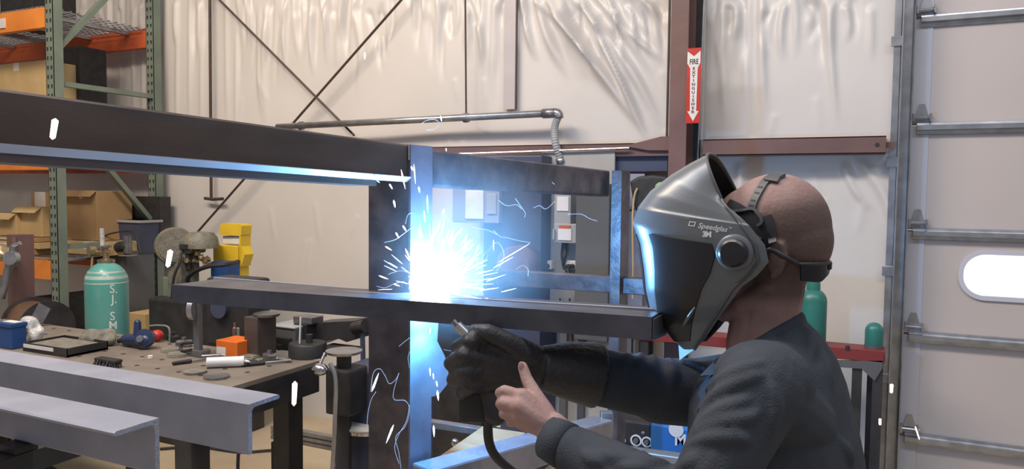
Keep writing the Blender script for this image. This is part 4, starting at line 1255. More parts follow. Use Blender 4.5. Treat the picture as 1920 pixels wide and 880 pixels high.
def clutter():
    z = ZT + 0.0012
    def P(x, y): return onZ(x, y, z)
    # blue box
    a = P(-70, 662); b = P(22, 656)
    r = thing('blue_box', 'dark blue carton with a pale lid at the left edge of the welding table', 'box', P(0, 658))
    zt = onY(42, 611, b.y).z
    MB().box((a.x, b.y, z), (b.x, b.y + 0.07, zt - 0.02), 0.004).build('body', 'blue', r)
    MB().box((a.x, b.y - 0.004, zt - 0.02), (b.x + 0.004, b.y + 0.074, zt), 0.003).build('lid', 'blue', r)
    MB().box((a.x + 0.02, b.y + 0.02, zt), (b.x - 0.01, b.y + 0.06, zt + 0.002)).build('top_label', 'paper', r)
    # plastic bag
    c = P(52, 645)
    s = MB(); s.lump(c + V((0, 0.02, 0.055)), 0.07, 0.04, 0.06, 4, 0.45, 4)
    tag(s.build('plastic_bag', 'bag', None, False), 'crumpled clear plastic bag beside the blue box', 'plastic bag')
    # tray with paper
    a = P(10, 664); b = P(156, 665)
    r = thing('metal_tray', 'shallow black tray with a white paper strip at the front of the table', 'tray', (a + b) / 2)
    y_ = (a.y + b.y) / 2
    MB().box((a.x, y_, z), (b.x, y_ + 0.2, z + 0.012), 0.002).build('bottom', 'blackmetal', r)
    for q in (((a.x, y_, z), (b.x, y_ + 0.006, z + 0.04)), ((a.x, y_ + 0.194, z), (b.x, y_ + 0.2, z + 0.04)), ((a.x, y_, z), (a.x + 0.006, y_ + 0.2, z + 0.04)), ((b.x - 0.006, y_, z), (b.x, y_ + 0.2, z + 0.04))):
        MB().box(*q, 0.001).build('side', 'blackmetal', r)
    MB().box((a.x + 0.01, y_ - 0.003, z + 0.018), (b.x - 0.09, y_ - 0.0005, z + 0.034)).build('paper_strip', 'white', r)
    MB().box((a.x + 0.02, y_ + 0.02, z + 0.02), (b.x - 0.03, y_ + 0.18, z + 0.034), 0.004).build('contents', 'rag', r)
    c = P(178, 648)
    tag(MB().lump(c + V((0, 0.02, 0.035)), 0.10, 0.05, 0.045, 9, 0.4, 4).build('shop_rag', 'rag', None, False), 'crumpled grey-green rag behind the black tray', 'rag')
    # brush
    a = P(176, 686); b = P(242, 686)
    r = thing('bench_brush', 'dark bristled bench brush lying near the front of the table', 'brush', (a + b) / 2)
    MB().box((a.x, a.y, z + 0.02), (b.x, a.y + 0.04, z + 0.034), 0.004).build('handle', 'blackmetal', r)
    s = MB(); rnd = random.Random(4)
    for i in range(60):
        x = a.x + (b.x - a.x) * rnd.random(); y = a.y + 0.04 * rnd.random()
        s.cyl((x, y, z + 0.028), (x + rnd.uniform(-.01, .01), y - 0.01 + rnd.uniform(-.01, .01), z), 0.003, 5)
    s.build('bristles', 'black', r)
    # navy clamp/drill
    c = P(258, 652)
    r = thing('magnetic_clamp', 'navy-blue hand grinder with a black handle on the table', 'power tool', c)
    MB().cap(c + V((-0.08, 0, 0.03)), c + V((0.06, 0.0, 0.04)), 0.026, 0.032).build('body', 'toolblue', r, True)
    MB().cap(c + V((0.0, 0, 0.04)), c + V((-0.01, 0.01, 0.115)), 0.02, 0.016).build('handle', 'toolblue', r, True)
    MB().lathe(c + V((0.055, 0.0, 0.05)), [(0, -0.02), (0.04, -0.02), (0.042, 0.02), (0, 0.024)], V((0.5, -1, 0.3)), 18).build('guard', 'toolblue', r, True)
    MB().cyl(c + V((0.045, -0.01, 0.045)), c + V((0.065, -0.04, 0.055)), 0.016).build('chuck', 'steel', r, True)
    MB().cyl(c + V((-0.08, 0, 0.03)), c + V((-0.13, 0.0, 0.02)), 0.012).build('tail', 'black', r, True)
    # rod frame with red knob
    c = P(298, 640)
    r = thing('rod_holder', 'small bent wire frame with a red knob on the table', 'tool', c)
    MB().tube(spl([c + V((-0.06, 0, 0.07)), c + V((0.0, 0, 0.078)), c + V((0.07, 0, 0.072)), c + V((0.075, 0, 0.0))], 5), 0.005, 8).build('wire', 'rack', r, True)
    MB().ell(c + V((0.0, -0.01, 0.03)), V((0.032, 0, 0)), V((0, 0.03, 0)), V((0, 0, 0.028))).build('knob', 'redpaint', r, True)
    # small bits
    rnd = random.Random(8)
    bits = [(325, 640, 'black', 'small black magnet block beside the red knob'), (345, 650, 'steel', 'small steel wedge left of the standing clamp'),
            (322, 658, 'rag', 'flat brown disc near the middle of the table'), (334, 667, 'rag', 'small thin offcut below the flat brown disc'),
            (282, 672, 'paper', 'tiny pale scrap on the bare part of the table'), (468, 670, 'rag', 'flat grey pad right of the orange carton'),
            (505, 676, 'steel', 'bright small fitting right of the white tube'), (480, 664, 'black', 'small black block before the dark steel block'), (524, 655, 'black', 'black fitting left of the turntable')]
    for x, y, m, lab in bits:
        c = P(x, y)
        s = MB()
        if m == 'rag' or m == 'paper':
            s.lathe(c, [(0.0, 0), (0.05 if m == 'rag' else 0.012, 0), (0.045 if m == 'rag' else 0.01, 0.012), (0, 0.014)], n=14)
        else:
            s.box(c + V((-0.035, -0.02, 0)), c + V((0.035, 0.02, 0.03)), 0.006, rnd.uniform(-.6, .6))
            s.cyl(c + V((0.0, 0, 0.03)), c + V((0.0, 0, 0.045)), 0.01)
        tag(s.build('metal_offcut', m, None, False), lab, 'offcut')
    # standing clamp with wheel
    c = P(372, 668)
    r = thing('bench_clamp', 'grey upright screw clamp with a round pad standing on the table', 'clamp', c)
    MB().bar(c, c + V((0, 0, 0.25)), 0.035, 0.02, up=V((0, 1, 0))).build('post', 'darkgrey', r)
    MB().lathe(c + V((-0.01, -0.01, 0.215)), [(0, -0.012), (0.05, -0.012), (0.05, 0.012), (0, 0.012)], V((1, 0.35, 0)), 20).build('pad', 'galv', r, True)
    MB().tube(spl([c + V((-0.01, 0, 0.24)), c + V((0.0, 0, 0.29)), c + V((0.03, 0, 0.30)), c + V((0.05, 0, 0.26))], 5), 0.012, 8).build('hook', 'galv', r, True)
    MB().box(c + V((-0.045, -0.02, 0)), c + V((0.045, 0.03, 0.03)), 0.004).build('foot', 'steel', r)
    MB().tube(spl([c + V((-0.02, 0, 0.06)), c + V((-0.09, -0.01, 0.05)), c + V((-0.08, -0.02, 0.02)), c + V((-0.02, -0.02, 0.03))], 5), 0.007, 8).build('handle', 'black', r, True)
    # dark machine mass behind
    c = P(400, 655)
    r = thing('spool_gun', 'black wire feeder box behind the standing clamp', 'machine', c)
    MB().box(c + V((-0.10, 0.05, 0)), c + V((0.17, 0.2, 0.33)), 0.015).build('housing', 'black', r)
    MB().lathe(c + V((0.0, 0.05, 0.19)), [(0, -0.02), (0.05, -0.02), (0.05, 0), (0, 0)], V((0, 1, 0)), 20).build('spool', 'navygrey', r, True)
    # orange carton
    a = P(405, 668); b = P(459, 670); zt = onY(440, 642, a.y).z
    r = thing('orange_box', 'small bright orange carton with white print on the table', 'box', (a + b) / 2)
    MB().box((a.x, a.y, z), (b.x, a.y + 0.12, zt), 0.003, 0.0).build('body', 'orangebox', r)
    MB().box((a.x + 0.004, a.y - 0.001, z + 0.006), (a.x + 0.06, a.y + 0.001, zt - 0.03)).build('label_patch', 'white', r)
    # bottles behind it
    for (x, m, lab) in ((441, 'redox', 'small red marker standing behind the orange carton'), (449, 'rack', 'small green marker standing behind the orange carton')):
        c = P(x, 655); MBo = MB().lathe(c, [(0.012, 0), (0.012, 0.10), (0.007, 0.105), (0.007, 0.125)], n=12)
        tag(MBo.build('paint_marker', m, None, True), lab, 'marker')
    # dark steel block
    a = P(458, 668); b = P(492, 669)
    zt = onY(475, 596, a.y).z
    r = tag(MB().box((a.x, a.y, z), (b.x, a.y + 0.12, zt), 0.004).build('steel_block', 'mill'), 'tall dark steel block standing on the table right of the orange carton', 'steel block')
    r = thing('angle_plate', 'round pale disc resting on top of the tall dark block', 'disc', V(((a.x + b.x) / 2, a.y + 0.06, zt)))
    MB().lathe((b.x, a.y + 0.06, zt + 0.001), [(0, 0), (0.055, 0.0), (0.06, 0.012), (0.03, 0.02), (0, 0.02)]).build('disc', 'steel', r, True)
    # grey box beside it
    a = P(494, 655); b = P(566, 655); zt = onY(520, 607, a.y + 0.08).z
    r = thing('grey_tool_box', 'dull grey metal box between the dark block and the vise', 'box', V(((a.x + b.x) / 2, a.y + 0.08, z)))
    MB().box((a.x, a.y + 0.04, z), (b.x, a.y + 0.2, zt - 0.004), 0.006).build('body', 'darkgrey', r)
    MB().box((a.x - 0.004, a.y + 0.035, zt - 0.01), (b.x, a.y + 0.205, zt), 0.004).build('lid', 'greybox', r)
    MB().box((a.x + 0.0, a.y + 0.02, z), (b.x - 0.02, a.y + 0.04, z + 0.06), 0.004).build('drawer', 'blackmetal', r)
    # turntable
    c = P(577, 668)
    r = thing('turntable', 'low round dark turntable with a bright needle on the table corner', 'turntable', c)
    MB().lathe(c, [(0.085, 0), (0.085, 0.055), (0.08, 0.062), (0, 0.062)], n=32).build('drum', 'blackmetal', r, True)
    MB().cyl(c + V((0.01, 0, 0.06)), c + V((0.01, 0, 0.10)), 0.015).build('hub', 'blackmetal', r, True)
    MB().cyl(c + V((-0.02, -0.03, 0.06)), c + V((-0.014, -0.03, 0.18)), 0.004, 8).build('needle', 'white', r, True)
    # vise body behind: jaws, slide, handle
    c = P(590, 664) + V((0, 0.0, 0))
    r = thing('bench_vise', 'large black bench vise on the far right corner of the table', 'vise', c + V((0, 0.0, 0)))
    d0 = c.y
    g = lambda x, y: onY(x, y, c.y + 0.12)
    a, b = g(566, 602), g(590, 650)
    MB().box((a.x, c.y + 0.06, z), (b.x, c.y + 0.18, a.z), 0.006).build('fixed_jaw', 'blackmetal', r)
    a, b = g(592, 605), g(668, 640)
    MB().prism([g(590, 606), g(665, 602), g(672, 618), g(668, 636), g(650, 642), g(636, 636), g(612, 640), g(590, 650)], (0, 0.12, 0)).build('slide_body', 'blackmetal', r)
    MB().box((g(560, 592).x, c.y + 0.08, g(560, 604).z), (g(594, 592).x, c.y + 0.17, g(560, 591).z), 0.004).build('jaw_plate', 'steel', r)
    MB().cyl(g(664, 616), g(684, 612), 0.03, 14).build('screw_boss', 'blackmetal', r, True)
    MB().cyl(g(679, 608), g(682, 718), 0.012, 10).build('handle', 'navygrey', r, True)
    MB().ell(g(682, 720), V((0.02, 0, 0)), V((0, 0.02, 0)), V((0, 0, 0.02))).build('handle_ball', 'galv', r, True)
    MB().box((c.x - 0.03, c.y + 0.05, ZT + 0.002), (c.x + 0.14, c.y + 0.17, ZT + 0.02), 0.003).build('foot', 'blackmetal', r)
    # white tube
    a = P(388, 690); b = P(458, 687)
    r = thing('caulk_tube', 'white plastic tube lying among the pliers on the table', 'tube', (a + b) / 2)
    MB().cyl(a + V((0, 0, 0.022)), b + V((0, 0, 0.022)), 0.022, 16).build('body', 'white', r, True)
    MB().cyl(b + V((0, 0, 0.022)), b + V((0.03, 0, 0.022)), 0.008, 10, r2=0.004).build('nozzle', 'white', r, True)
    # discs
    for (x, y, rr, m, lab) in ((406, 708, 0.05, 'steel', 'grinding disc nearest the table edge below the white tube'), (366, 699, 0.045, 'rag', 'flat brown ring left of the white tube')):
        c = P(x, y)
        tag(MB().lathe(c, [(0.012, 0), (rr, 0), (rr, 0.008), (0.02, 0.012), (0.012, 0.012)], n=24).build('grinding_disc', m, None, True), lab, 'disc')
    # pliers and rods
    for (p, q, m, lab) in (((326, 685), (392, 676), 'black', 'long black-handled chisel lying left of the white tube'), ((455, 688), (540, 680), 'black', 'black rod lying right of the white tube'),
                           ((498, 674), (545, 680), 'galv', 'bright spanner lying near the turntable'), ((380, 672), (450, 668), 'steel', 'steel rod lying before the orange carton')):
        a, b = P(*p) + V((0, 0, 0.008)), P(*q) + V((0, 0, 0.008))
        r = thing('hand_tool', lab, 'hand tool', (a + b) / 2)
        MB().cap(a, a.lerp(b, 0.45), 0.008, 0.009).build('handle', m, r, True)
        MB().cap(a.lerp(b, 0.45), b, 0.005, 0.006).build('shaft', 'steel', r, True)
    for k in range(2):
        x, y = ((440, 674), (478, 678))[k]
        c = P(x, y)
        r = thing('pliers', ('dark pliers lying open before the orange carton', 'grey pliers lying open right of the white tube')[k], 'pliers', c)
        for sg in (-1, 1):
            MB().tube(spl([c + V((-0.09, 0.03 * sg, 0.008)), c + V((-0.03, 0.018 * sg, 0.008)), c + V((0.0, 0, 0.008)), c + V((0.04, -0.008 * sg, 0.008))], 4), [0.006] * 13, 8).build('handle', 'rag' if k else 'mill', r, True)
        MB().lathe(c, [(0.012, 0), (0.012, 0.015)], n=12).build('pivot', 'steel', r, True)
clutter()

# ------------------------------------------------------------------ stand, stools and pipes behind the post
def midground():
    Y = tz(640, 662).y + 0.15
    # small stand table with vertical hose
    c = onZ(645, 656, 1.0)
    r = thing('machine_stand', 'dark machine stand with a small grey tray beside the post', 'stand', (c.x, c.y, 0))
    MB().lathe((c.x, c.y, 0.985), [(0.0, 0), (0.068, 0), (0.075, 0.012), (0.0, 0.014)], n=28).build('tray', 'galv', r, True)
    MB().lathe((c.x, c.y, 0), [(0.12, 0), (0.12, 0.015), (0.03, 0.03), (0.03, 0.985)], n=20).build('pedestal', 'blackmetal', r, True)
    MB().box((c.x - 0.05, c.y - 0.06, 0.74), (c.x + 0.07, c.y + 0.07, 0.93), 0.01).build('gear_box', 'blackmetal', r)
    MB().box((c.x - 0.10, c.y + 0.06, 0.2), (c.x + 0.25, c.y + 0.3, 0.9), 0.01).build('cabinet', 'navygrey', r)
    p = lambda x, y: onY(x, y, c.y - 0.12)
    P = spl([p(618, 682), p(627, 700), p(630, 730), p(628, 790), p(626, 840), p(622, 900), p(620, 960)], 6)
    tag(MB().tube(P, 0.009, 8).build('grey_hose', 'galv', None, True), 'pale grey hose hanging down between the table leg and the stool', 'hose')
    a = p(600, 693)
    r = thing('work_light', 'small chrome lamp head hanging under the table corner', 'lamp', a)
    MB().ell(a, V((0.035, 0, 0)), V((0, 0.03, 0)), V((0, 0, 0.025))).build('lamp_head', 'chrome', r, True)
    MB().cyl(a + V((0, 0, 0.02)), a + V((0, 0.03, 0.06)), 0.006).build('stem', 'steel', r, True)
    # stool
    c = onZ(692, 786, 0.68)
    r = thing('shop_stool', 'round grey-topped shop stool half hidden by the post', 'stool', (c.x, c.y, 0))
    MB().lathe((c.x, c.y, 0.655), [(0.0, 0), (0.125, 0), (0.135, 0.012), (0.12, 0.026), (0, 0.028)], n=32).build('seat', 'paper', r, True)
    MB().lathe((c.x, c.y, 0.645), [(0.11, 0), (0.128, 0), (0.128, 0.012), (0.11, 0.012)], n=32).build('seat_rim', 'chrome', r, True)
    for k in range(4):
        a = math.radians(45 + 90 * k)
        MB().cyl((c.x + 0.08 * math.cos(a), c.y + 0.08 * math.sin(a), 0.65), (c.x + 0.18 * math.cos(a), c.y + 0.18 * math.sin(a), 0), 0.012, 10).build('leg', 'blackmetal', r, True)
    MB().lathe((c.x, c.y, 0.22), [(0.145, 0), (0.155, 0), (0.155, 0.012), (0.145, 0.012)], n=28).build('foot_ring', 'blackmetal', r, True)
    # wheel and floor jack junk
    base = onZ(590, 870, 0.25)
    r = thing('floor_jack', 'grey floor jack with wheels on the floor behind the table leg', 'jack', (base.x, base.y, 0))
    MB().box((base.x - 0.08, base.y - 0.1, 0.05), (base.x + 0.3, base.y + 0.05, 0.16), 0.01).build('frame', 'rack', r)
    for dx in (-0.05, 0.25):
        MB().lathe((base.x + dx, base.y - 0.12, 0.07), [(0.0, -0.02), (0.07, -0.02), (0.07, 0.02), (0, 0.02)], V((0, 1, 0)), 20).build('wheel', 'steel', r, True)
    MB().bar(V((base.x + 0.0, base.y, 0.15)), V((base.x + 0.32, base.y + 0.02, 0.34)), 0.03, 0.05).build('lift_arm', 'cardlight', r)
    # shelves of bar stock seen low behind the leg
    for k in range(3):
        a = onY(592, 818 + 9 * k, YTB + 0.35); b = onY(634, 820 + 9 * k, YTB + 0.35)
        o = MB().box((a.x - 0.3, a.y, a.z - 0.012), (b.x + 0.3, a.y + 0.04, a.z + 0.008), 0.002)
        tag(o.build('steel_bar', 'galv'), ('topmost', 'middle', 'lowest')[k] + ' of three stacked grey steel bars low behind the table leg', 'steel bar', 'stacked bars behind the table leg')
    a = onY(592, 836, YTB + 0.35); 
    r = thing('bar_trestle', 'low dark trestle holding the three stacked steel bars', 'trestle', (a.x, a.y, 0))
    for dx in (-0.25, 0.42):
        zt = onY(592, 836, YTB + 0.35).z - 0.013
        MB().box((a.x + dx - 0.02, a.y - 0.03, 0), (a.x + dx + 0.02, a.y + 0.09, zt), 0.004).build('leg', 'blackmetal', r)
    for k in range(2):
        dz = onY(592, 818 + 9 * k, YTB + 0.35).z - onY(592, 827 + 9 * k, YTB + 0.35).z
    # floor cord
    P = spl([onZ(300, 842, 0.012), onZ(370, 838, 0.012), onZ(450, 848, 0.012), onZ(520, 845, 0.012), onZ(560, 860, 0.012)], 6)
    tag(MB().tube(P, 0.008, 8).build('floor_cable', 'black', None, True), 'black cable crossing the pale floor under the table', 'cable')
    P = spl([at(447, 850, 2.2), at(446, 880, 2.2), at(447, 960, 2.2), V((at(447, 960, 2.2).x, at(447, 960, 2.2).y, 0.02))], 6)
    tag(MB().tube(P, 0.005, 8).build('hanging_cable', 'black', None, True), 'thin black cable hanging below the end of the longer grey angle', 'cable')
midground()

# ------------------------------------------------------------------ near steel angles on a stand
def angles():
    zA = 1.19
    # A: flange at the back, leg in front
    fr = onZ(465, 759, zA); bk = onZ(540, 742, zA)
    ext = -1.75
    w_ = bk.y - fr.y
    hh = zA - onP(464, 853, fr, V((0, 1, 0))).z
    xe = fr.x
    tip = 0.05
    def angle_iron(name, xe, y0, w_, hh, z, front_leg, L, label, t=0.0095):
        root = thing(name, label, 'steel angle', (xe - L / 2, y0 + w_ / 2, z - hh))
        pr = []
        r_ = 0.010
        if front_leg:
            prof = [(0, 0.0), (w_ - 0.004, 0), (w_, -0.004), (w_ - 0.002, -t), (t + r_, -t)]
            for a in np.linspace(0, math.pi / 2, 5): prof.append((t + r_ - r_ * math.sin(a), -t - r_ + r_ * math.cos(a)))
            prof += [(t, -hh + 0.002), (t - 0.004, -hh), (0, -hh)]
        else:
            prof = [(w_, 0), (w_, -hh), (w_ - t + 0.004, -hh), (w_ - t, -hh + 0.004)]
            for a in np.linspace(0, math.pi / 2, 5)[::-1]: prof.append((w_ - t - r_ + r_ * math.sin(a), -t - r_ + r_ * math.cos(a)))
            prof += [(0.004, -t), (0, -t + 0.003), (0, -0.003), (0.004, 0)]
        pl = [V((xe - L, y0 + y, z + dz)) for y, dz in prof]
        MB().prism(pl, (L, 0, 0)).build('bar', 'angle', root)
        pc = [V((xe, y0 + y, z + dz)) for y, dz in prof]
        MB().prism(pc, (0.0015, 0, 0)).build('sawn_end', 'anglecut', root)
        return root
    angle_iron('steel_angle', xe, fr.y, w_, hh, zA, True, 1.9, 'longer grey steel angle bar pointing at the camera right, leg down in front')
    zB = 1.205
    nr = onZ(207, 809, zB); b2 = onZ(303, 785, zB)
    angle_iron('steel_angle', (nr.x + b2.x) / 2, nr.y, b2.y - nr.y, 0.11, zB, False, 1.5, 'nearer grey steel angle bar with its wide flange towards the camera')
    # trestle beneath both
    xs = (nr.x + b2.x) / 2 - 0.42
    zb = min(zA - hh, zB - 0.11)
    root = thing('trestle', 'dark steel trestle carrying the two grey angle bars', 'trestle', (xs, nr.y, 0))
    for x in (xs, xs - 0.75):
        MB().box((x - 0.03, nr.y - 0.06, zb - 0.05), (x + 0.03, fr.y + 0.16, zb - 0.001), 0.003).build('cross_bar', 'blackmetal', root)
        for y in (nr.y - 0.02, fr.y + 0.10):
            MB().box((x - 0.025, y - 0.025, 0), (x + 0.025, y + 0.025, zb - 0.05), 0.003).build('leg', 'blackmetal', root)
    MB().box((xs - 0.75, fr.y + 0.08, 0.3), (xs, fr.y + 0.12, 0.34), 0.003).build('stretcher', 'blackmetal', root)
    for (x0, nm) in ((xs, 0), (xs - 0.75, 1)):
        d_ = zA - hh - zb
        if d_ > 0.002: MB().box((x0 - 0.03, fr.y, zb), (x0 + 0.03, fr.y + 0.05, zA - hh - 0.0005), 0.001).build('shim', 'blackmetal', root)
        d_ = zB - 0.11 - zb
        if d_ > 0.002: MB().box((x0 - 0.03, b2.y - 0.04, zb), (x0 + 0.03, b2.y + 0.01, zB - 0.1105), 0.001).build('shim', 'blackmetal', root)
angles()

# ------------------------------------------------------------------ second frame, welders and cart
def right_side():
    # glossy square tube running down left under the worker's hand
    root = thing('tube_bench', 'glossy grey square-tube bench below the worker\'s bare hand', 'bench', pf(1135, 800, 2.3))
    p = at(1130, 806, 2.3); q = at(790, 905, 1.75)
    MB().bar(p, q, 0.075, 0.075, bev=0.006).build('top_tube', 'film', root)
    MB().bar(at(1137, 772, 2.32), at(1137, 1100, 2.32), 0.038, 0.038, up=F0, bev=0.003).build('post', 'galv', root)
    MB().bar(at(1095, 842, 2.1), at(1500, 900, 1.75), 0.04, 0.04, bev=0.003).build('side_tube', 'galv', root)
    a = at(800, 793, 2.25); b = at(945, 815, 2.2)
    MB().bar(a, b, 0.03, 0.02, bev=0.002).build('cross_tube', 'steel', root)
    z0 = 0.0
    for (k, l_) in ((at(1137, 900, 2.32), 0), (q, 1), (at(1400, 885, 1.84), 2)):
        MB().box((k.x - 0.025, k.y - 0.025, 0), (k.x + 0.025, k.y + 0.025, k.z - 0.02), 0.003).build('leg', 'galv', root)
    # wooden board lying left of the tube
    b0 = at(905, 800, 2.2); b1 = at(985, 812, 2.18); b2 = at(840, 900, 1.88); b3 = at(775, 890, 1.92)
    MB().prism([b0, b1, b2, b3], V((0, 0, -0.02))).build('board', 'wood', root)
    # little wooden post
    MB().bar(at(934, 800, 2.25), at(948, 745, 2.25), 0.012, 0.02, up=F0).build('wood_stick', 'cardlight', root)
    MB().ell(at(853, 830, 2.2), V((0.012, 0, 0)), V((0, 0.012, 0)), V((0, 0, 0.012))).build('bolt', 'chrome', root, True)
    # power source rack: black panel with knobs
    Y = at(1186, 825, 3.1).y
    g = lambda x, y: onY(x, y, Y)
    a = g(1149, 785); b = g(1221, 785)
    zb = 0.30
    root = thing('welder_power_source', 'black-fronted welding power source with rows of round dials under the cart', 'welding machine', ((a.x + b.x) / 2, Y + 0.25, zb))
    MB().box((a.x, Y, zb), (b.x, Y + 0.5, a.z), 0.008).build('case', 'black', root)
    for (x, y, rr) in ((1168, 826, 6), (1193, 826, 11), (1213, 829, 10), (1193, 850, 10), (1212, 853, 9), (1168, 812, 3), (1168, 836, 3), (1168, 846, 3), (1206, 812, 2.5)):
        c = g(x, y); r_ = rr * 3.1 / 1400
        k = MB().lathe(c + V((0, -0.001, 0)), [(r_ * 0.72, 0), (r_ * 0.72, -0.004), (r_, -0.004), (r_, 0)], V((0, 1, 0)), 22).build('dial_ring', 'white', root, True)
        MB().lathe(c, [(0, 0), (r_ * 0.5, 0), (r_ * 0.45, -0.018), (0, -0.018)], V((0, 1, 0)), 16).build('dial', 'darkgrey', root, True)
    a2 = g(1222, 805); b2 = g(1300, 800)
    Y2 = Y - 0.03
    root = thing('blue_welder', 'bright blue welding machine with white lettering beside the black dials', 'welding machine', ((a2.x + b2.x) / 2, Y2 + 0.2, zb))
    case = MB().box((a2.x + 0.001, Y2, zb), (b2.x, Y2 + 0.45, onY(1250, 797, Y2).z), 0.012).build('case', 'millerblue', root)
    text_flat('lettering', 'Miller', 0.070, onY(1293, 829, Y2) + V((0.012, -0.0025, 0)), V((0.9, 0, 0)), V((0, 0, 1)), 'white', root, 0.0015)
    MB().lathe(onY(1268, 806, Y2) + V((0, -0.001, 0)), [(0, 0), (0.03, 0), (0.03, -0.003), (0, -0.003)], V((0, 1, 0)), 20).build('logo_disc', 'white', root)
    MB().tube(spl([onY(1235, 796, Y2) + V((0, 0.1, 0)), onY(1250, 785, Y2) + V((0, 0.1, 0)), onY(1270, 796, Y2) + V((0, 0.1, 0))], 6), 0.01, 8).build('handle', 'black', root, True)
    # red cart
    Yc = at(1610, 665, 3.55).y
    zt = (onY(1600, 654, Yc).z)
    x0 = onY(1190, 640, Yc).x; x1 = onY(1660, 655, Yc).x
    root = thing('red_cart', 'worn red steel bench cart behind the worker, beside the door track', 'cart', ((x0 + x1) / 2, Yc + 0.2, 0))
    zb2 = onY(1600, 676, Yc).z
    MB().box((x0, Yc, zb2), (x1, Yc + 0.02, zt), 0.003).build('front_rail', 'redcart', root)
    MB().box((x0, Yc + 0.02, zt - 0.012), (x1, Yc + 0.13, zt), 0.002).build('top_plate', 'redcart', root)
    MB().box((x1 - 0.01, Yc, zb2), (x1, Yc + 0.13, zt - 0.012), 0.003).build('side_rail', 'redcart', root)
    for (x, y) in ((onY(1607, 700, Yc).x, Yc + 0.03), (onY(1646, 700, Yc).x, Yc + 0.03), (x1 - 0.05, Yc + 0.10), (x0 + 0.05, Yc + 0.03), (x0 + 0.05, Yc + 0.10)):
        MB().box((x - 0.022, y - 0.02, 0), (x + 0.022, y + 0.02, zb2 + 0.01), 0.003).build('leg', 'blackmetal', root)
    MB().prism([onY(1560, 677, Yc), onY(1655, 677, Yc), onY(1655, 690, Yc), onY(1640, 715, Yc), onY(1615, 692, Yc), onY(1560, 688, Yc)], (0, 0.02, 0)).build('apron', 'darkgrey', root)
    MB().box((x0, Yc - 0.42, 0.26), (x1, Yc + 0.13, 0.298), 0.003).build('lower_shelf', 'blackmetal', root)
    for x in (x0 + 0.06, (x0 + x1) / 2, x1 - 0.06):
        MB().box((x - 0.02, Yc - 0.40, 0), (x + 0.02, Yc - 0.36, 0.26), 0.002).build('leg', 'blackmetal', root)
    MB().cyl(onY(1589, 648, Yc), onY(1589, 655, Yc), 0.01, 10).build('bolt', 'blackmetal', root)
    # items at the left end of the cart, below the channel
    for k, (a_, b_, ty, m, lab) in enumerate(((1076, 1092, 632, 'steel', 'thin grey folder at the left of the row on the bench'), (1094, 1148, 629, 'greypanel', 'wide grey book standing on the bench below the channel beam'),
                                     (1152, 1188, 632, 'greypanel', 'grey-beige binder left of the cream binder on the bench'), (1190, 1212, 634, 'paper', 'cream binder nearest the red bench top'))):
        Yk = Yc + 0.06
        a = onY(a_, 650, Yk); b = onY(b_, 650, Yk); t = onY(a_, ty, Yk)
        zs = zt
        r = thing('binder', lab, 'binder', ((a.x + b.x) / 2, Yk + 0.1, zs))
        MB().box((a.x, Yk, zs), (b.x, Yk + 0.22, t.z), 0.004).build('cover', m, r)
        MB().box((a.x + 0.006, Yk + 0.01, zs + 0.004), (b.x - 0.006, Yk + 0.212, t.z + 0.003)).build('pages', 'paper', r)
    a = onY(1072, 650, Yc + 0.02)
    r = thing('small_bench', 'low grey bench carrying the row of binders', 'bench', (a.x + 0.2, Yc + 0.2, 0))
    MB().box((a.x - 0.1, Yc + 0.03, zt - 0.03), (x0 - 0.002, Yc + 0.4, zt - 0.0005), 0.002).build('top', 'darkgrey', r)
    for x in (a.x - 0.06, x0 - 0.05):
        for y in (Yc + 0.06, Yc + 0.36):
            MB().box((x - 0.02, y - 0.02, 0), (x + 0.02, y + 0.02, zt - 0.03)).build('leg', 'darkgrey', r)
    P = [onY(1212, 640, Yc - 0.05), onY(1290, 640, Yc - 0.05)]
    c = onY(1250, 640, Yc + 0.05)
    r = thing('red_tool_box', 'red tool box standing on the bench behind the helmet', 'tool box', (c.x, Yc + 0.12, zt))
    MB().box((onY(1212, 640, Yc + 0.05).x, Yc + 0.05, zt), (onY(1330, 640, Yc + 0.05).x, Yc + 0.13, onY(1250, 636, Yc + 0.05).z), 0.006).build('box_body', 'redpaint', r)
    MB().box((onY(1226, 640, Yc + 0.05).x, Yc + 0.045, onY(1250, 634, Yc + 0.05).z), (onY(1262, 640, Yc + 0.05).x, Yc + 0.2, onY(1250, 627, Yc + 0.05).z), 0.004).build('lid_latch', 'white', r)
    # green cylinders on the cart
    def small(px, ptop, rad_px, label, neck):
        k = onY(px, 600, Yc + 0.072)
        d = (k - CAM).dot(F)
        rad = rad_px * d / 1400
        top = onY(px, ptop, Yc + 0.072).z
        root = thing('gas_bottle', label, 'gas bottle', (k.x, Yc + 0.072, zt))
        H = top - zt
        prof = [(rad * 0.92, 0), (rad, 0.012), (rad, H - rad)]
        for a_ in np.linspace(0.2, 1.35, 7): prof.append((rad * math.cos(a_), H - rad + rad * math.sin(a_)))
        MB().lathe((k.x, Yc + 0.072, zt), prof + [(0.004, H)], n=28).build('body', 'green', root, 'all')
        if neck:
            MB().lathe((k.x, Yc + 0.072, top - 0.01), [(rad * 0.5, 0), (rad * 0.5, 0.03), (rad * 0.45, 0.045), (rad * 0.2, 0.05), (rad * 0.2, 0.075)], n=20).build('valve_cap', 'green', root, True)
        else:
            MB().lathe((k.x, Yc + 0.072, zt), [(rad * 1.03, 0.0), (rad * 1.03, 0.014)], n=24).build('base_ring', 'darkgrey', root, True)
    small(1523, 540, 25, 'green gas bottle on the cart right behind the worker\'s neck', True)
    small(1640, 605, 16, 'small round-topped green bottle on the right end of the red cart', False)
    # blue oxygen-like light behind far arm
    r = thing('leaning_bars', 'thin dark bars leaning on the wall left of the binders', 'bars', onY(1040, 640, WALLY - 0.35))
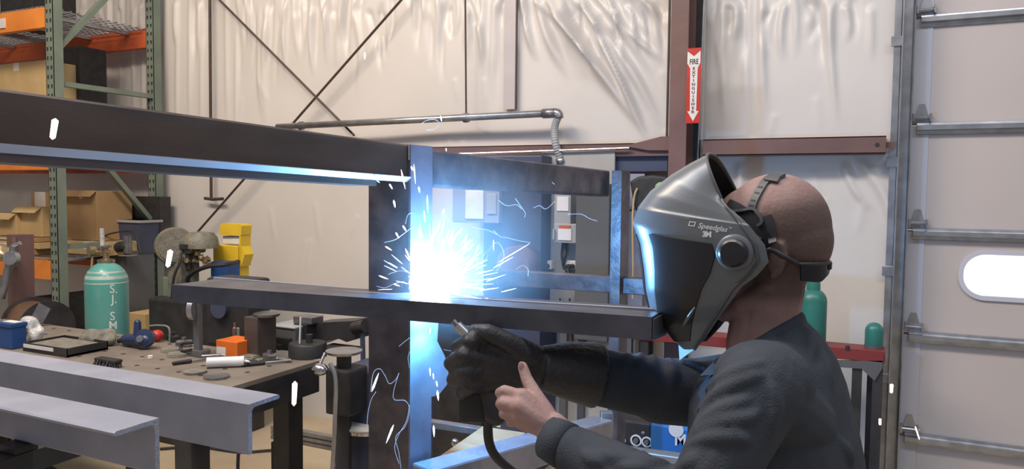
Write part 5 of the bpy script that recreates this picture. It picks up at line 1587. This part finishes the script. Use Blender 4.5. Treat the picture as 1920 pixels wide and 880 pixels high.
    for (x0_, y0_, x1_, y1_) in ((1062, 665, 1050, 560), (1080, 665, 1068, 560)):
        MB().cyl(onY(x0_, y0_ + 60, Yc + 0.1), onY(x1_, y1_, WALLY - 0.3), 0.006, 8).build('bar', 'blackmetal', r, True)
right_side()

def wall_mask():
    # black hood hanging on the column, with green patch and cord
    Y = WALLY - 0.32
    g = lambda x, y, o=0: onY(x, y, Y - o)
    root = thing('hanging_hood', 'black padded hood with a green patch hanging behind the helmet', 'hood', g(1225, 420))
    pts = [(1180, 340), (1196, 331), (1222, 328), (1248, 331), (1262, 345), (1262, 380), (1235, 400), (1204, 404), (1190, 395), (1184, 365)]
    mb = MB()
    c = g(1222, 365)
    for sgn in (1,):
        mb.prism([g(x, y) for x, y in pts], (0, 0.16, 0))
    m2 = remesh(mb, 0.008, 8)
    m2.build('pad', 'black', root, 'all')
    MB().ell(g(1240, 352, 0.02), V((0.035, 0, 0)), V((0, 0.02, 0)), V((0, 0, 0.03))).build('patch', 'limelens', root, 'all')
    P = spl([g(1195, 353, 0.01), g(1190, 366, 0.015), g(1187, 390, 0.015), g(1186, 430, 0.012), g(1187, 500, 0.0), g(1186, 560, 0)], 6)
    MB().tube(P, 0.005, 8).build('cord', 'cardlight', root, True)
    P = spl([g(1185, 392), g(1175, 395), g(1165, 402), g(1158, 415)], 5)
    MB().tube(P, 0.006, 8).build('wire', 'redox', root, True)
    MB().cyl(g(1188, 390), g(1174, 396), 0.012, 8).build('wire_plug', 'black', root, True)
    MB().cyl(g(1240, 345) + V((0, 0.1, 0)), V((g(1262, 345).x, WALLY - 0.22, g(1262, 345).z)), 0.012, 8).build('hook', 'steel', root, True)
wall_mask()
# ------------------------------------------------------------------ the worker
HF = (Rr * -0.885 + F0 * 0.465).normalized()
HL = (Rr * 0.465 + F0 * 0.885).normalized()
UP = V((0, 0, 1))
HC = at(1450, 430, 1.42)
def sag(px, py, off=0.0): return onP(px, py, HC + HL * off, HL)

def chain(mb, pts, n=16):
    for (p, r), (q, s) in zip(pts[:-1], pts[1:]):
        mb.cap(p, q, r, s, n)

def hand_left(mb, g=0.0):
    W = at(1040, 806, 1.385)
    K = [at(978, 744, 1.395), at(972, 762, 1.382), at(974, 779, 1.384), at(981, 794, 1.392)]
    for k, r in zip(K, (0.0165, 0.017, 0.016, 0.0145)):
        mb.cap(W + (k - W) * 0.10, k, 0.021 + g, r + g)
    mb.cap(W + V((0, 0, 0.008)), at(1060, 822, 1.375), 0.024 + g, 0.029 + g)
    mb.cap(W - V((0, 0, 0.006)), at(1062, 832, 1.375), 0.024 + g, 0.028 + g)
    F1 = [[(K[0], .0125), (at(946, 733, 1.405), .0112), (at(937, 737, 1.44), .0102), (at(950, 742, 1.462), .0092)],
          [(K[1], .0128), (at(945, 756, 1.395), .0115), (at(938, 758, 1.43), .0105), (at(952, 761, 1.456), .0094)],
          [(K[2], .0120), (at(949, 775, 1.398), .0108), (at(944, 777, 1.432), .0100), (at(957, 779, 1.455), .0090)],
          [(K[3], .0105), (at(960, 791, 1.405), .0096), (at(957, 793, 1.432), .0088), (at(967, 793, 1.45), .0082)]]
    for f in F1: chain(mb, [(p, r + g) for p, r in f])
    T = [(at(1022, 776, 1.40), .020), (at(1003, 741, 1.415), .0150), (at(988, 712, 1.43), .0118), (at(980, 688, 1.44), .0100)]
    chain(mb, [(p, r + g) for p, r in T])
    # web between thumb and index
    mb.cap(at(1000, 760, 1.40), at(984, 746, 1.40), 0.016 + g, 0.012 + g)

def hand_right(mb, g=0.0):
    W = at(1030, 690, 1.56)
    K = [at(912, 650, 1.53), at(906, 673, 1.52), at(908, 697, 1.525), at(915, 719, 1.535)]
    for k in K: mb.cap(W + (k - W) * 0.15, k, 0.026 + g, 0.016 + g)
    M1 = [((880, 641, 1.50), (858, 652, 1.53)), ((868, 667, 1.49), (845, 682, 1.53)), ((870, 698, 1.495), (850, 712, 1.535)), ((882, 724, 1.51), (866, 738, 1.54))]
    for k, (m, t) in zip(K, M1):
        chain(mb, [(k, 0.0115 + g), (at(*m), 0.0105 + g), (at(*t), 0.0095 + g)])
    chain(mb, [(at(1000, 668, 1.54), 0.020 + g), (at(950, 640, 1.51), 0.0145 + g), (at(915, 624, 1.50), 0.012 + g), (at(890, 622, 1.52), 0.0105 + g)])
    mb.cap(W, at(1085, 697, 1.575), 0.032 + g, 0.036 + g)

def rings(spec, shrink=0.0, n=32):
    out = []
    for px, py, a, b, tilt in spec:
        c = sag(px, py)
        a_, b_ = a - shrink, b - shrink
        out.append([c + HF * (a_ * math.cos(t)) + HL * (b_ * math.sin(t)) - UP * (tilt * math.cos(t)) for t in np.linspace(0, 2 * math.pi, n + 1)[:-1]])
    return out
TORSO = [(1421, 648, .080, .066, .060), (1436, 668, .098, .098, .048), (1443, 692, .118, .150, .030), (1443, 722, .136, .182, .012), (1443, 760, .148, .198, 0.0),
         (1447, 800, .155, .202, 0.0), (1452, 850, .160, .200, 0.0), (1455, 900, .160, .195, 0), (1458, 1000, .155, .185, 0), (1460, 1090, .148, .178, 0)]
SH_N = at(1425, 722, 1.245); EL_N = at(1300, 965, 1.20); WR_N = at(1036, 824, 1.372)
SH_F = at(1395, 722, 1.585); EL_F = at(1235, 730, 1.60); WR_F = at(1085, 700, 1.575)
HIPZ = 0.93

def person():
    foot = V((sag(1455, 900).x, sag(1455, 900).y, 0))
    root = thing('person', 'person in a dark slate shirt welding, one hand bare, the other gloved', 'person', foot)
    # ---- skin: head, neck, torso, arms, hands, legs as one surface
    b = MB()
    ax = (HF * 0.97 + UP * 0.20).normalized(); az = (UP * 0.97 - HF * 0.20).normalized()
    b.ell(sag(1453, 428), ax * 0.101, HL * 0.079, az * 0.104, 32, 24)
    b.ell(sag(1478, 452), ax * 0.080, HL * 0.072, az * 0.085, 28, 20)
    b.ell(sag(1398, 425), ax * 0.062, HL * 0.066, az * 0.078, 24, 18)
    b.ell(sag(1392, 500), HF * 0.062, HL * 0.058, UP * 0.085, 24, 18)      # face
    chain(b, [(sag(1438, 540, -0.045), .020), (sag(1390, 572, -0.035), .020), (sag(1358, 585, 0), .020), (sag(1390, 572, 0.035), .020), (sag(1438, 540, 0.045), .020)])
    b.ell(sag(1376, 545), HF * 0.045, HL * 0.045, UP * 0.05, 20, 14)
    chain(b, [(sag(1345, 452), .012), (sag(1322, 500), .013), (sag(1334, 508), .012)])   # nose
    b.ell(sag(1342, 440), HF * 0.016, HL * 0.055, UP * 0.012)               # brow
    for s_ in (-1, 1):
        b.ell(sag(1352, 462, 0.03 * s_), HF * 0.013, HL * 0.014, UP * 0.010)  # eyes
    b.ell(sag(1336, 540), HF * 0.012, HL * 0.026, UP * 0.006)               # lips
    b.ell(sag(1337, 550), HF * 0.012, HL * 0.022, UP * 0.007)
    for s_ in (-1, 1):                                                     # ears
        e = sag(1450, 488, 0.079 * s_)
        chain(b, [(e + UP * 0.030, .006), (e + UP * 0.028 - HF * 0.014, .006), (e - HF * 0.020 + UP * 0.005, .006), (e - HF * 0.010 - UP * 0.02, .006), (e - UP * 0.03, .006)], 8)
        b.ell(e, HF * 0.014, HL * 0.006, UP * 0.026)
    chain(b, [(sag(1452, 520), .058), (sag(1440, 600), .057), (sag(1436, 690), .064)])
    b.cap(sag(1425, 560), sag(1415, 650), 0.048, 0.055)
    b.loft(rings([(px, py + 12, a, bb, t) for px, py, a, bb, t in TORSO], 0.014))
    chain(b, [(SH_N, .058), (EL_N, .042), (WR_N, .029)])
    chain(b, [(SH_F, .058), (EL_F, .045), (WR_F, .034)])
    hand_left(b); hand_right(b)
    hip = {}
    for s_ in (-1, 1):
        h = V((foot.x, foot.y, HIPZ)) + HL * 0.09 * s_
        kn = V((foot.x, foot.y, 0.50)) + HL * 0.12 * s_ + HF * (0.05 if s_ < 0 else 0.12)
        an = V((foot.x, foot.y, 0.09)) + HL * 0.14 * s_ + HF * (-0.04 if s_ < 0 else 0.14)
        hip[s_] = (h, kn, an)
        chain(b, [(h, .082), (kn, .056), (an, .038)])
        b.cap(an + V((0, 0, -0.045)), an + HF * 0.16 + V((0, 0, -0.055)), 0.034, 0.030)
    body = remesh(b, 0.0032, 5, 0.5)
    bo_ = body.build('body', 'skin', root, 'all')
    # painted head and neck shade, plus a horseshoe of cropped hair round the sides and back of the skull
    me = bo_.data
    att = me.attributes.new('stubble_shade', 'FLOAT', 'POINT')
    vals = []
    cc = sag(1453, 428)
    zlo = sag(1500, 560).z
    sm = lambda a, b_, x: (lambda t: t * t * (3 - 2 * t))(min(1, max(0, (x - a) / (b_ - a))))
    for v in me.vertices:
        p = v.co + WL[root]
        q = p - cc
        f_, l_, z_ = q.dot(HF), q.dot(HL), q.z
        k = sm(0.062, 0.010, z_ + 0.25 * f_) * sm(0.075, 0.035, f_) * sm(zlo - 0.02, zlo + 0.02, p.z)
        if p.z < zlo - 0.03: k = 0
        hd = 0.30 * sm(zlo - 0.10, zlo - 0.02, p.z) if (p - sag(1440, 480)).length < 0.30 else 0.0  # hd darkens head and neck skin with painted shade
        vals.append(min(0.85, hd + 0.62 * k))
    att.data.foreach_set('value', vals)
    # nails
    s = MB()
    s.ell(at(977, 686, 1.4295), Rr * 0.0055, F0 * 0.0016, UP * 0.008)
    s.build('thumb_nail', 'nail', root, 'all')
    # ---- shirt
    def shirt_mb():
        m = MB()
        m.loft(rings(TORSO))
        path = []
        c = sag(1421, 648)
        for t in np.linspace(0, 2 * math.pi, 26):
            path.append((c + HF * .073 * math.cos(t) + HL * .060 * math.sin(t) - UP * (.056 * math.cos(t) - 0.004), .013))
        chain(m, path, 10)
        chain(m, [(SH_N - UP * 0.004, .073), (SH_N.lerp(EL_N, .5), .066), (EL_N, .056)])
        m.ell(SH_N + HL * 0.03 - HF * 0.0, HF * 0.085, HL * 0.07, UP * 0.07)
        m.cap(SH_N - HF * 0.01, sag(1455, 690, -0.09), 0.062, 0.05)
        m.cap(SH_N - UP * 0.01, sag(1500, 790, -0.11), 0.068, 0.06)
        m.cap(SH_F - HF * 0.01, sag(1450, 690, 0.09), 0.062, 0.05)
        # forearm: flat cuff end
        d = (WR_N - EL_N)
        P = [EL_N, EL_N + d * 0.3, EL_N + d * 0.62, EL_N + d * 0.85, EL_N + d * 0.87, EL_N + d * 1.02]
        m.tube(P, [.057, .056, .050, .0435, .041, .0375], 24)
        d2 = (WR_F - EL_F)
        chain(m, [(SH_F, .072), (SH_F.lerp(EL_F, .5) - UP * 0.012, .074), (EL_F - UP * 0.004, .070)])
        m.tube([EL_F, EL_F + d2 * 0.5, EL_F + d2 * 1.0], [.066, .062, .058], 24)
        return m
    first = remesh(shirt_mb(), 0.006, 6)
    bv = BVHTree.FromBMesh(first.bm); first.bm.free()
    m = shirt_mb()
    folds = [[(1318, 735), (1350, 712), (1400, 690), (1440, 676)], [(1308, 768), (1345, 738), (1400, 712), (1440, 700)], [(1300, 800), (1350, 770), (1415, 745)],
             [(1290, 815), (1340, 795), (1400, 785), (1430, 770)], [(1285, 835), (1330, 822), (1380, 822), (1400, 835)], [(1370, 800), (1385, 820), (1410, 828)],
             [(1505, 608), (1522, 640), (1520, 680)], [(1535, 640), (1550, 690), (1560, 740)], [(1440, 700), (1455, 760), (1440, 840)], [(1570, 820), (1590, 850), (1600, 878)],
             [(1205, 655), (1200, 680), (1208, 710)], [(1228, 652), (1222, 690), (1232, 720)], [(1182, 655), (1172, 680), (1176, 700)], [(1250, 665), (1262, 700), (1255, 740)],
             [(1090, 845), (1110, 862), (1140, 870)], [(1120, 845), (1150, 858), (1190, 862)], [(1150, 872), (1190, 878), (1230, 872)], [(1160, 850), (1215, 866), (1260, 868)],
             [(1300, 850), (1290, 870), (1260, 885)], [(1180, 858), (1230, 850), (1270, 855)]]
    rnd = random.Random(3)
    for fl in folds:
        pts = []
        P2 = spl([V((x, y, 0)) for x, y in fl], 4)
        for i, p in enumerate(P2):
            h = bv.ray_cast(CAM, ray(p.x, p.y).normalized())
            if h[0] is None: continue
            t = i / (len(P2) - 1)
            pts.append((h[0] - h[1] * (0.0025 if h[1].dot(ray(p.x, p.y)) < 0 else -0.0025), 0.0035 + 0.0105 * math.sin(math.pi * min(1, max(0.05, t)))))
        if len(pts) > 1: chain(m, pts, 10)
    shirt = remesh(m, 0.0045, 4)
    so = shirt.build('shirt', 'shirt', root, 'all')
    so['label'] = 'dark slate long-sleeved shirt'
    # stitched cuff band on the bare hand's sleeve
    d = (WR_N - EL_N)
    MB().tube([EL_N + d * 0.88, EL_N + d * 0.955, EL_N + d * 1.03], [.0435, .0425, .0405], 28).build('cuff', 'shirt', root, 'all')
    # pale undershirt at the throat, blue of the arc light put into its colour
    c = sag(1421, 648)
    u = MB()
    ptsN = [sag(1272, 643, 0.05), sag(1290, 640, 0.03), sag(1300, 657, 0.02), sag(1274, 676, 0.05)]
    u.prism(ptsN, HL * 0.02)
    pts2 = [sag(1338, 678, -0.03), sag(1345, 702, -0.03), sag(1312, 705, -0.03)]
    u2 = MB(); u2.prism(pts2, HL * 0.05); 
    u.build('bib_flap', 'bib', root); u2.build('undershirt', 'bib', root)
    # ---- glove with gauntlet
    g = MB()
    hand_right(g, 0.006)
    W = at(1030, 690, 1.56)
    g.tube([at(1012, 690, 1.55), at(1060, 694, 1.565), at(1120, 704, 1.58)], [0.045, 0.060, 0.071], 24)
    gm = remesh(g, 0.0045, 4)
    o = gm.build('glove', 'glove', root, 'all')
    o['label'] = 'black leather welding glove with wide gauntlet'
    # ---- trousers and boots
    j = MB()
    for s_ in (-1, 1):
        h, kn, an = hip[s_]
        chain(j, [(h + UP * 0.04, .105), (h - UP * 0.08, .098), (kn, .073), (an + UP * 0.04, .062)])
    j.loft(rings([(1460, 1085, .150, .180, 0), (1460, 1150, .145, .178, 0)]))
    remesh(j, 0.008, 6).build('jeans', 'jeans', root, 'all')
    for s_ in (-1, 1):
        h, kn, an = hip[s_]
        k = MB()
        k.cap(an + UP * 0.06, an - UP * 0.02, 0.052, 0.052)
        k.cap(an - UP * 0.032 - HF * 0.02, an + HF * 0.17 - UP * 0.040, 0.048, 0.043)
        bo = remesh(k, 0.006, 4)
        for v in bo.bm.verts: v.co.z = max(v.co.z, 0.012)
        boot = bo.build('boot', 'boots', root, 'all')
        MB().prism([V((0, 0, 0.0)) + V((an.x, an.y, 0)) + HF * a + HL * c_ for a, c_ in ((-0.07, -0.04), (0.10, -0.048), (0.20, -0.03), (0.215, 0), (0.20, 0.03), (0.10, 0.048), (-0.07, 0.04))], (0, 0, 0.02)).build('boot_sole', 'black', boot)
    return root
PERSON = person()

def bodybvh():
    o = [c for c in PERSON.children if c.name.startswith('body')][0]
    return BVHTree.FromPolygons([v.co + WL[PERSON] for v in o.data.vertices], [p.vertices for p in o.data.polygons])
BV = bodybvh()

# ------------------------------------------------------------------ welding helmet
ST = [((1333, 289), (1356, 380), .086), ((1300, 306), (1362, 386), .092), ((1264, 328), (1372, 394), .100), ((1226, 358), (1392, 411), .108), ((1206, 384), (1402, 421), .112),
      ((1203.5, 388), (1405, 424), .1155), ((1193, 417), (1434, 460), .118), ((1206, 455), (1441, 492), .117), ((1213, 500), (1420, 517), .113), ((1217, 540), (1391, 538), .107),
      ((1225, 577), (1367, 570), .098), ((1240, 603), (1343, 603), .085), ((1262, 630), (1322, 634), .066), ((1284, 650), (1305, 655), .046)]
def hpoint(u, th, off=0.0, tgt=ST):
    i = min(int(u), len(tgt) - 2); t = u - i
    def one(k):
        (fx, fy), (bx, by), w_ = tgt[k]
        Fp = sag(fx, fy); Bn = sag(bx, by, -w_); Bm = Bn + HL * w_
        e = 0.74
        c = abs(math.cos(th)) ** e * (1 if math.cos(th) >= 0 else -1); s_ = abs(math.sin(th)) ** e * (1 if math.sin(th) >= 0 else -1)
        d = Fp - Bm
        L = d.length
        return Bm + d * (c * (1 + off / max(L, 0.02))) + HL * (s_ * (w_ + off))
    return one(i).lerp(one(i + 1), t)

def helmet():
    root = thing('welding_helmet', 'grey and black flip-front welding helmet tilted over the worker\'s face', 'welding helmet', sag(1330, 480))
    def patch(u0, u1, nu, t0, t1, nt, off, thick, name, m, smooth='all', edge=None):
        mb = MB()
        us = np.linspace(u0, u1, nu); ts = np.linspace(t0, t1, nt)
        outr = [[hpoint(u, t, off) for t in ts] for u in us]
        inr = [[hpoint(u, t, off - thick) for t in ts] for u in us]
        P = [p for r in outr for p in r] + [p for r in inr for p in r]
        N = nu * nt
        Fc = []
        for i in range(nu - 1):
            for j in range(nt - 1):
                a = i * nt + j
                Fc.append([a, a + 1, a + nt + 1, a + nt])
                Fc.append([N + a, N + a + nt, N + a + nt + 1, N + a + 1])
        for i in range(nu - 1):
            a, b_ = i * nt, (i + 1) * nt
            Fc.append([a, b_, N + b_, N + a])
            a, b_ = i * nt + nt - 1, (i + 1) * nt + nt - 1
            Fc.append([b_, a, N + a, N + b_])
        for j in range(nt - 1):
            Fc.append([j + 1, j, N + j, N + j + 1])
            a = (nu - 1) * nt + j
            Fc.append([a, a + 1, N + a + 1, N + a])
        mb.pts(P, Fc)
        return mb.build(name, m, root, smooth)
    R90 = math.radians(90)
    shell = patch(0, 13, 79, -R90, R90, 61, 0.0, 0.003, 'shell', 'helmet', True)
    patch(0.15, 12.6, 50, -R90 * 0.97, R90 * 0.97, 41, -0.0035, 0.002, 'liner', 'black', True)
    a1 = math.radians(41)
    patch(6.35, 12.2, 40, -math.radians(76), -a1, 24, 0.0032, 0.003, 'side_panel', 'helmetblack', True)
    patch(6.35, 12.2, 40, a1, math.radians(76), 24, 0.0032, 0.003, 'side_panel', 'helmetblack', True)
    f = patch(6.5, 11.2, 30, -math.radians(17), math.radians(17), 16, 0.003, 0.003, 'lens_frame', 'helmet', True)
    patch(7.2, 9.8, 16, -math.radians(11), math.radians(11), 12, 0.0042, 0.002, 'viewing_lens', 'lens', True)
    # dark rubber neck edge, following the rear rim on the near side
    P = [hpoint(u, -R90 * 0.985, 0.001) for u in np.linspace(0, 13, 60)]
    MB().tube(P, 0.0028, 8).build('rim_bead', 'strap', root, 'all')
    P = [hpoint(0.0, t, 0.0) for t in np.linspace(-R90, R90, 50)]
    MB().tube(P, 0.0028, 8).build('rim_bead', 'strap', root, 'all')
    # short raised rib added low on the cheek to stand for a glint
    sb0 = tobj(shell)
    P = []
    for t in np.linspace(0, 1, 10):
        hh = sb0.ray_cast(CAM, ray(1280 + 24 * t, 614 - 38 * t).normalized())
        if hh[0] is not None: P.append(hh[0] - HL * 0.003)
    if len(P) > 2: MB().tube(P, [0.001 + 0.0028 * math.sin(math.pi * (i + 0.3) / len(P)) for i in range(len(P))], 8).build('cheek_glint_rib', 'helmet', root, 'all')
    # pivot knob on the near side, mirrored on the far one
    sb = tobj(shell)
    h = sb.ray_cast(CAM, ray(1378, 474).normalized())
    c = h[0] if h[0] is not None else sag(1378, 474, -0.118)
    for sg in (-1, 1):
        cc = c if sg < 0 else c + HL * (2 * abs((c - HC).dot(HL)))
        n = HL * sg
        k = MB().lathe(cc - n * 0.006, [(0.0, 0), (0.0335, 0), (0.033, 0.010), (0.028, 0.014), (0.0, 0.014)], n, 36).build('pivot_ring', 'helmet', root, True)
        kk = MB().lathe(cc + n * 0.006, [(0.0, 0), (0.0255, 0), (0.0250, 0.016), (0.021, 0.020), (0.0, 0.021)], n, 32).build('pivot_knob', 'helmetblack', root, True)
    # lettering
    decal('lettering', 'Speedglas', 1336, 427, 14.2, math.radians(8.5), sb, 'whitepaint', root, 0.0008, 0.016, 0.25, 1.0)
    decal('lettering', '3M', 1325.5, 440, 14.5, math.radians(3), sb, 'whitepaint', root, 0.0008, 0.05, 0.0, 0.82)
    decal('lettering', 'TM', 1369, 427.5, 4.2, math.radians(8), sb, 'whitepaint', root, 0.0008, 0.02)
    fr = [(-0.5, -0.36), (0.5, -0.36), (0.5, 0.36), (-0.5, 0.36), (-0.36, -0.22), (0.36, -0.22), (0.36, 0.22), (-0.36, 0.22)]
    decal('logo_outline', '', 1297.5, 420, 12.5, math.radians(6), sb, 'whitepaint', root, 0.0008, extra=([V((x + y * 0.2, y, 0)) for x, y in fr], [[0, 1, 5, 4], [1, 2, 6, 5], [2, 3, 7, 6], [3, 0, 4, 7]]), lo=0.5)
    # head gear straps lying on the scalp
    def strap(name, path, w_, t_, m, par=root, holes=None, off=0.001):
        P2 = spl([V((x, y, 0)) for x, y in path], 6)
        hits = []
        for p in P2:
            hh = BV.ray_cast(CAM, ray(p.x, p.y).normalized())
            if hh[0] is not None:
                nrm = hh[1] if hh[1].dot(ray(p.x, p.y)) < 0 else -hh[1]
                hits.append((hh[0], nrm))
        rr = []
        for i, (p, nrm) in enumerate(hits):
            d = (hits[min(i + 1, len(hits) - 1)][0] - hits[max(i - 1, 0)][0]).normalized()
            sd = d.cross(nrm).normalized()
            rr.append([p + nrm * off - sd * w_ / 2, p + nrm * off + sd * w_ / 2, p + nrm * (off + t_) + sd * w_ / 2 * 0.9, p + nrm * (off + t_) - sd * w_ / 2 * 0.9])
        o = MB().loft(rr).build(name, m, par, True)
        if holes:
            for k in holes:
                p, nrm = hits[int(k * (len(hits) - 1))]
                d = (hits[min(int(k * (len(hits) - 1)) + 1, len(hits) - 1)][0] - p).normalized()
                sd = d.cross(nrm).normalized()
                MB().obox(p + nrm * (off + t_), sd * w_ * 0.27, d * 0.0016, nrm * 0.0006).build('strap_slot', 'black', o)
        return o
    strap('crown_strap', [(1460, 328), (1440, 337), (1425, 357), (1414, 378), (1408, 396)], 0.017, 0.003, 'strap', holes=(0.15, 0.32, 0.48, 0.62, 0.76, 0.88))
    strap('crown_buckle', [(1462, 329), (1452, 334), (1446, 343)], 0.026, 0.005, 'strap')
    strap('brow_band', [(1362, 388), (1385, 400), (1405, 414), (1425, 436), (1438, 462)], 0.034, 0.003, 'black', off=0.0005)
    strap('side_bracket', [(1378, 399), (1398, 396), (1414, 394), (1424, 402), (1430, 416), (1422, 424)], 0.0055, 0.006, 'strap', off=0.004)
    strap('rear_band', [(1438, 405), (1446, 430), (1450, 455)], 0.016, 0.003, 'blackmetal')
    strap('pivot_arm', [(1378, 420), (1402, 440), (1425, 455)], 0.022, 0.010, 'blackmetal', off=0.003)
helmet()

def sunglasses():
    c = sag(1450, 497)
    root = thing('sunglasses', 'black wraparound sunglasses worn back to front low on the back of the head', 'sunglasses', sag(1530, 505))
    def pt(phi, h, a=0.0955, b=0.082, dz=0.0):
        return c - HF * (a * math.cos(phi)) + HL * (b * math.sin(phi)) + UP * h
    for sg in (-1, 1):
        mb = MB()
        ring = []
        for phi in np.linspace(0.10, 0.95, 12):
            ph = phi * sg
            hgt = 0.018 * math.sin(min(1, (phi - 0.02) * 2.2)) + 0.003 - 0.006 * max(0, phi - 0.6)
            ring.append([pt(ph, 0.008), pt(ph, 0.008, .0985, .085), pt(ph, 0.004 - hgt * 1.5, .0995, .086), pt(ph, 0.004 - hgt * 1.5, .0965, .083)])
        mb.loft(ring).build('lens', 'lens', root, True)
        P = [pt(p_ * sg, 0.010, .0985, .0845) for p_ in np.linspace(0.0, 1.0, 14)]
        MB().tube(P, 0.0035, 8).build('brow_frame', 'blackmetal', root, 'all')
        e = P[-1]
        ear = sag(1446, 468, 0.0835 * sg)
        P = spl([e, e.lerp(ear, 0.5) + HL * 0.006 * sg + UP * 0.001, ear, ear + HF * 0.012 - UP * 0.006], 6)
        MB().tube(P, 0.0028, 8, flat=1.6).build('temple', 'blackmetal', root, 'all')
    MB().obox(pt(0, 0.004, .099), HF * 0.004, HL * 0.010, UP * 0.007, 0.002).build('bridge', 'blackmetal', root)
sunglasses()

def torch():
    root = thing('welding_torch', 'black welding torch with a bright nozzle gripped in the black glove', 'welding torch', at(905, 700, 1.56))
    n0 = at(903, 655, 1.515); n1 = at(857, 610, 1.52)
    MB().cyl(n0, n1, 0.0105, 20).build('nozzle', 'galv', root, True)
    MB().cyl(n1, n1 + (n1 - n0).normalized() * 0.012, 0.006, 16).build('contact_tip', 'steel', root, True)
    P = spl([n0, at(925, 682, 1.56), at(935, 715, 1.555)], 6)
    MB().tube(P, 0.013, 14).build('swan_neck', 'black', root, True)
    MB().cap(at(905, 690, 1.56), at(930, 775, 1.535), 0.022, 0.026).build('handle', 'blackmetal', root, True)
    MB().obox(at(893, 758, 1.56), Rr * 0.038, F0 * 0.022, UP * 0.036, 0.012).build('gun_body', 'black', root)
    MB().obox(at(890, 716, 1.55), Rr * 0.006, F0 * 0.006, UP * 0.018, 0.003).build('trigger', 'blackmetal', root)
    e = at(915, 795, 1.54)
    P = spl([at(925, 770, 1.535), e, at(925, 850, 1.58), at(980, 900, 1.7), at(1080, 980, 1.9), V((at(1180, 900, 2.6).x, at(1180, 900, 2.6).y, 0.03))], 8)
    MB().tube(P, 0.010, 10).build('cable', 'black', root, True)
torch()
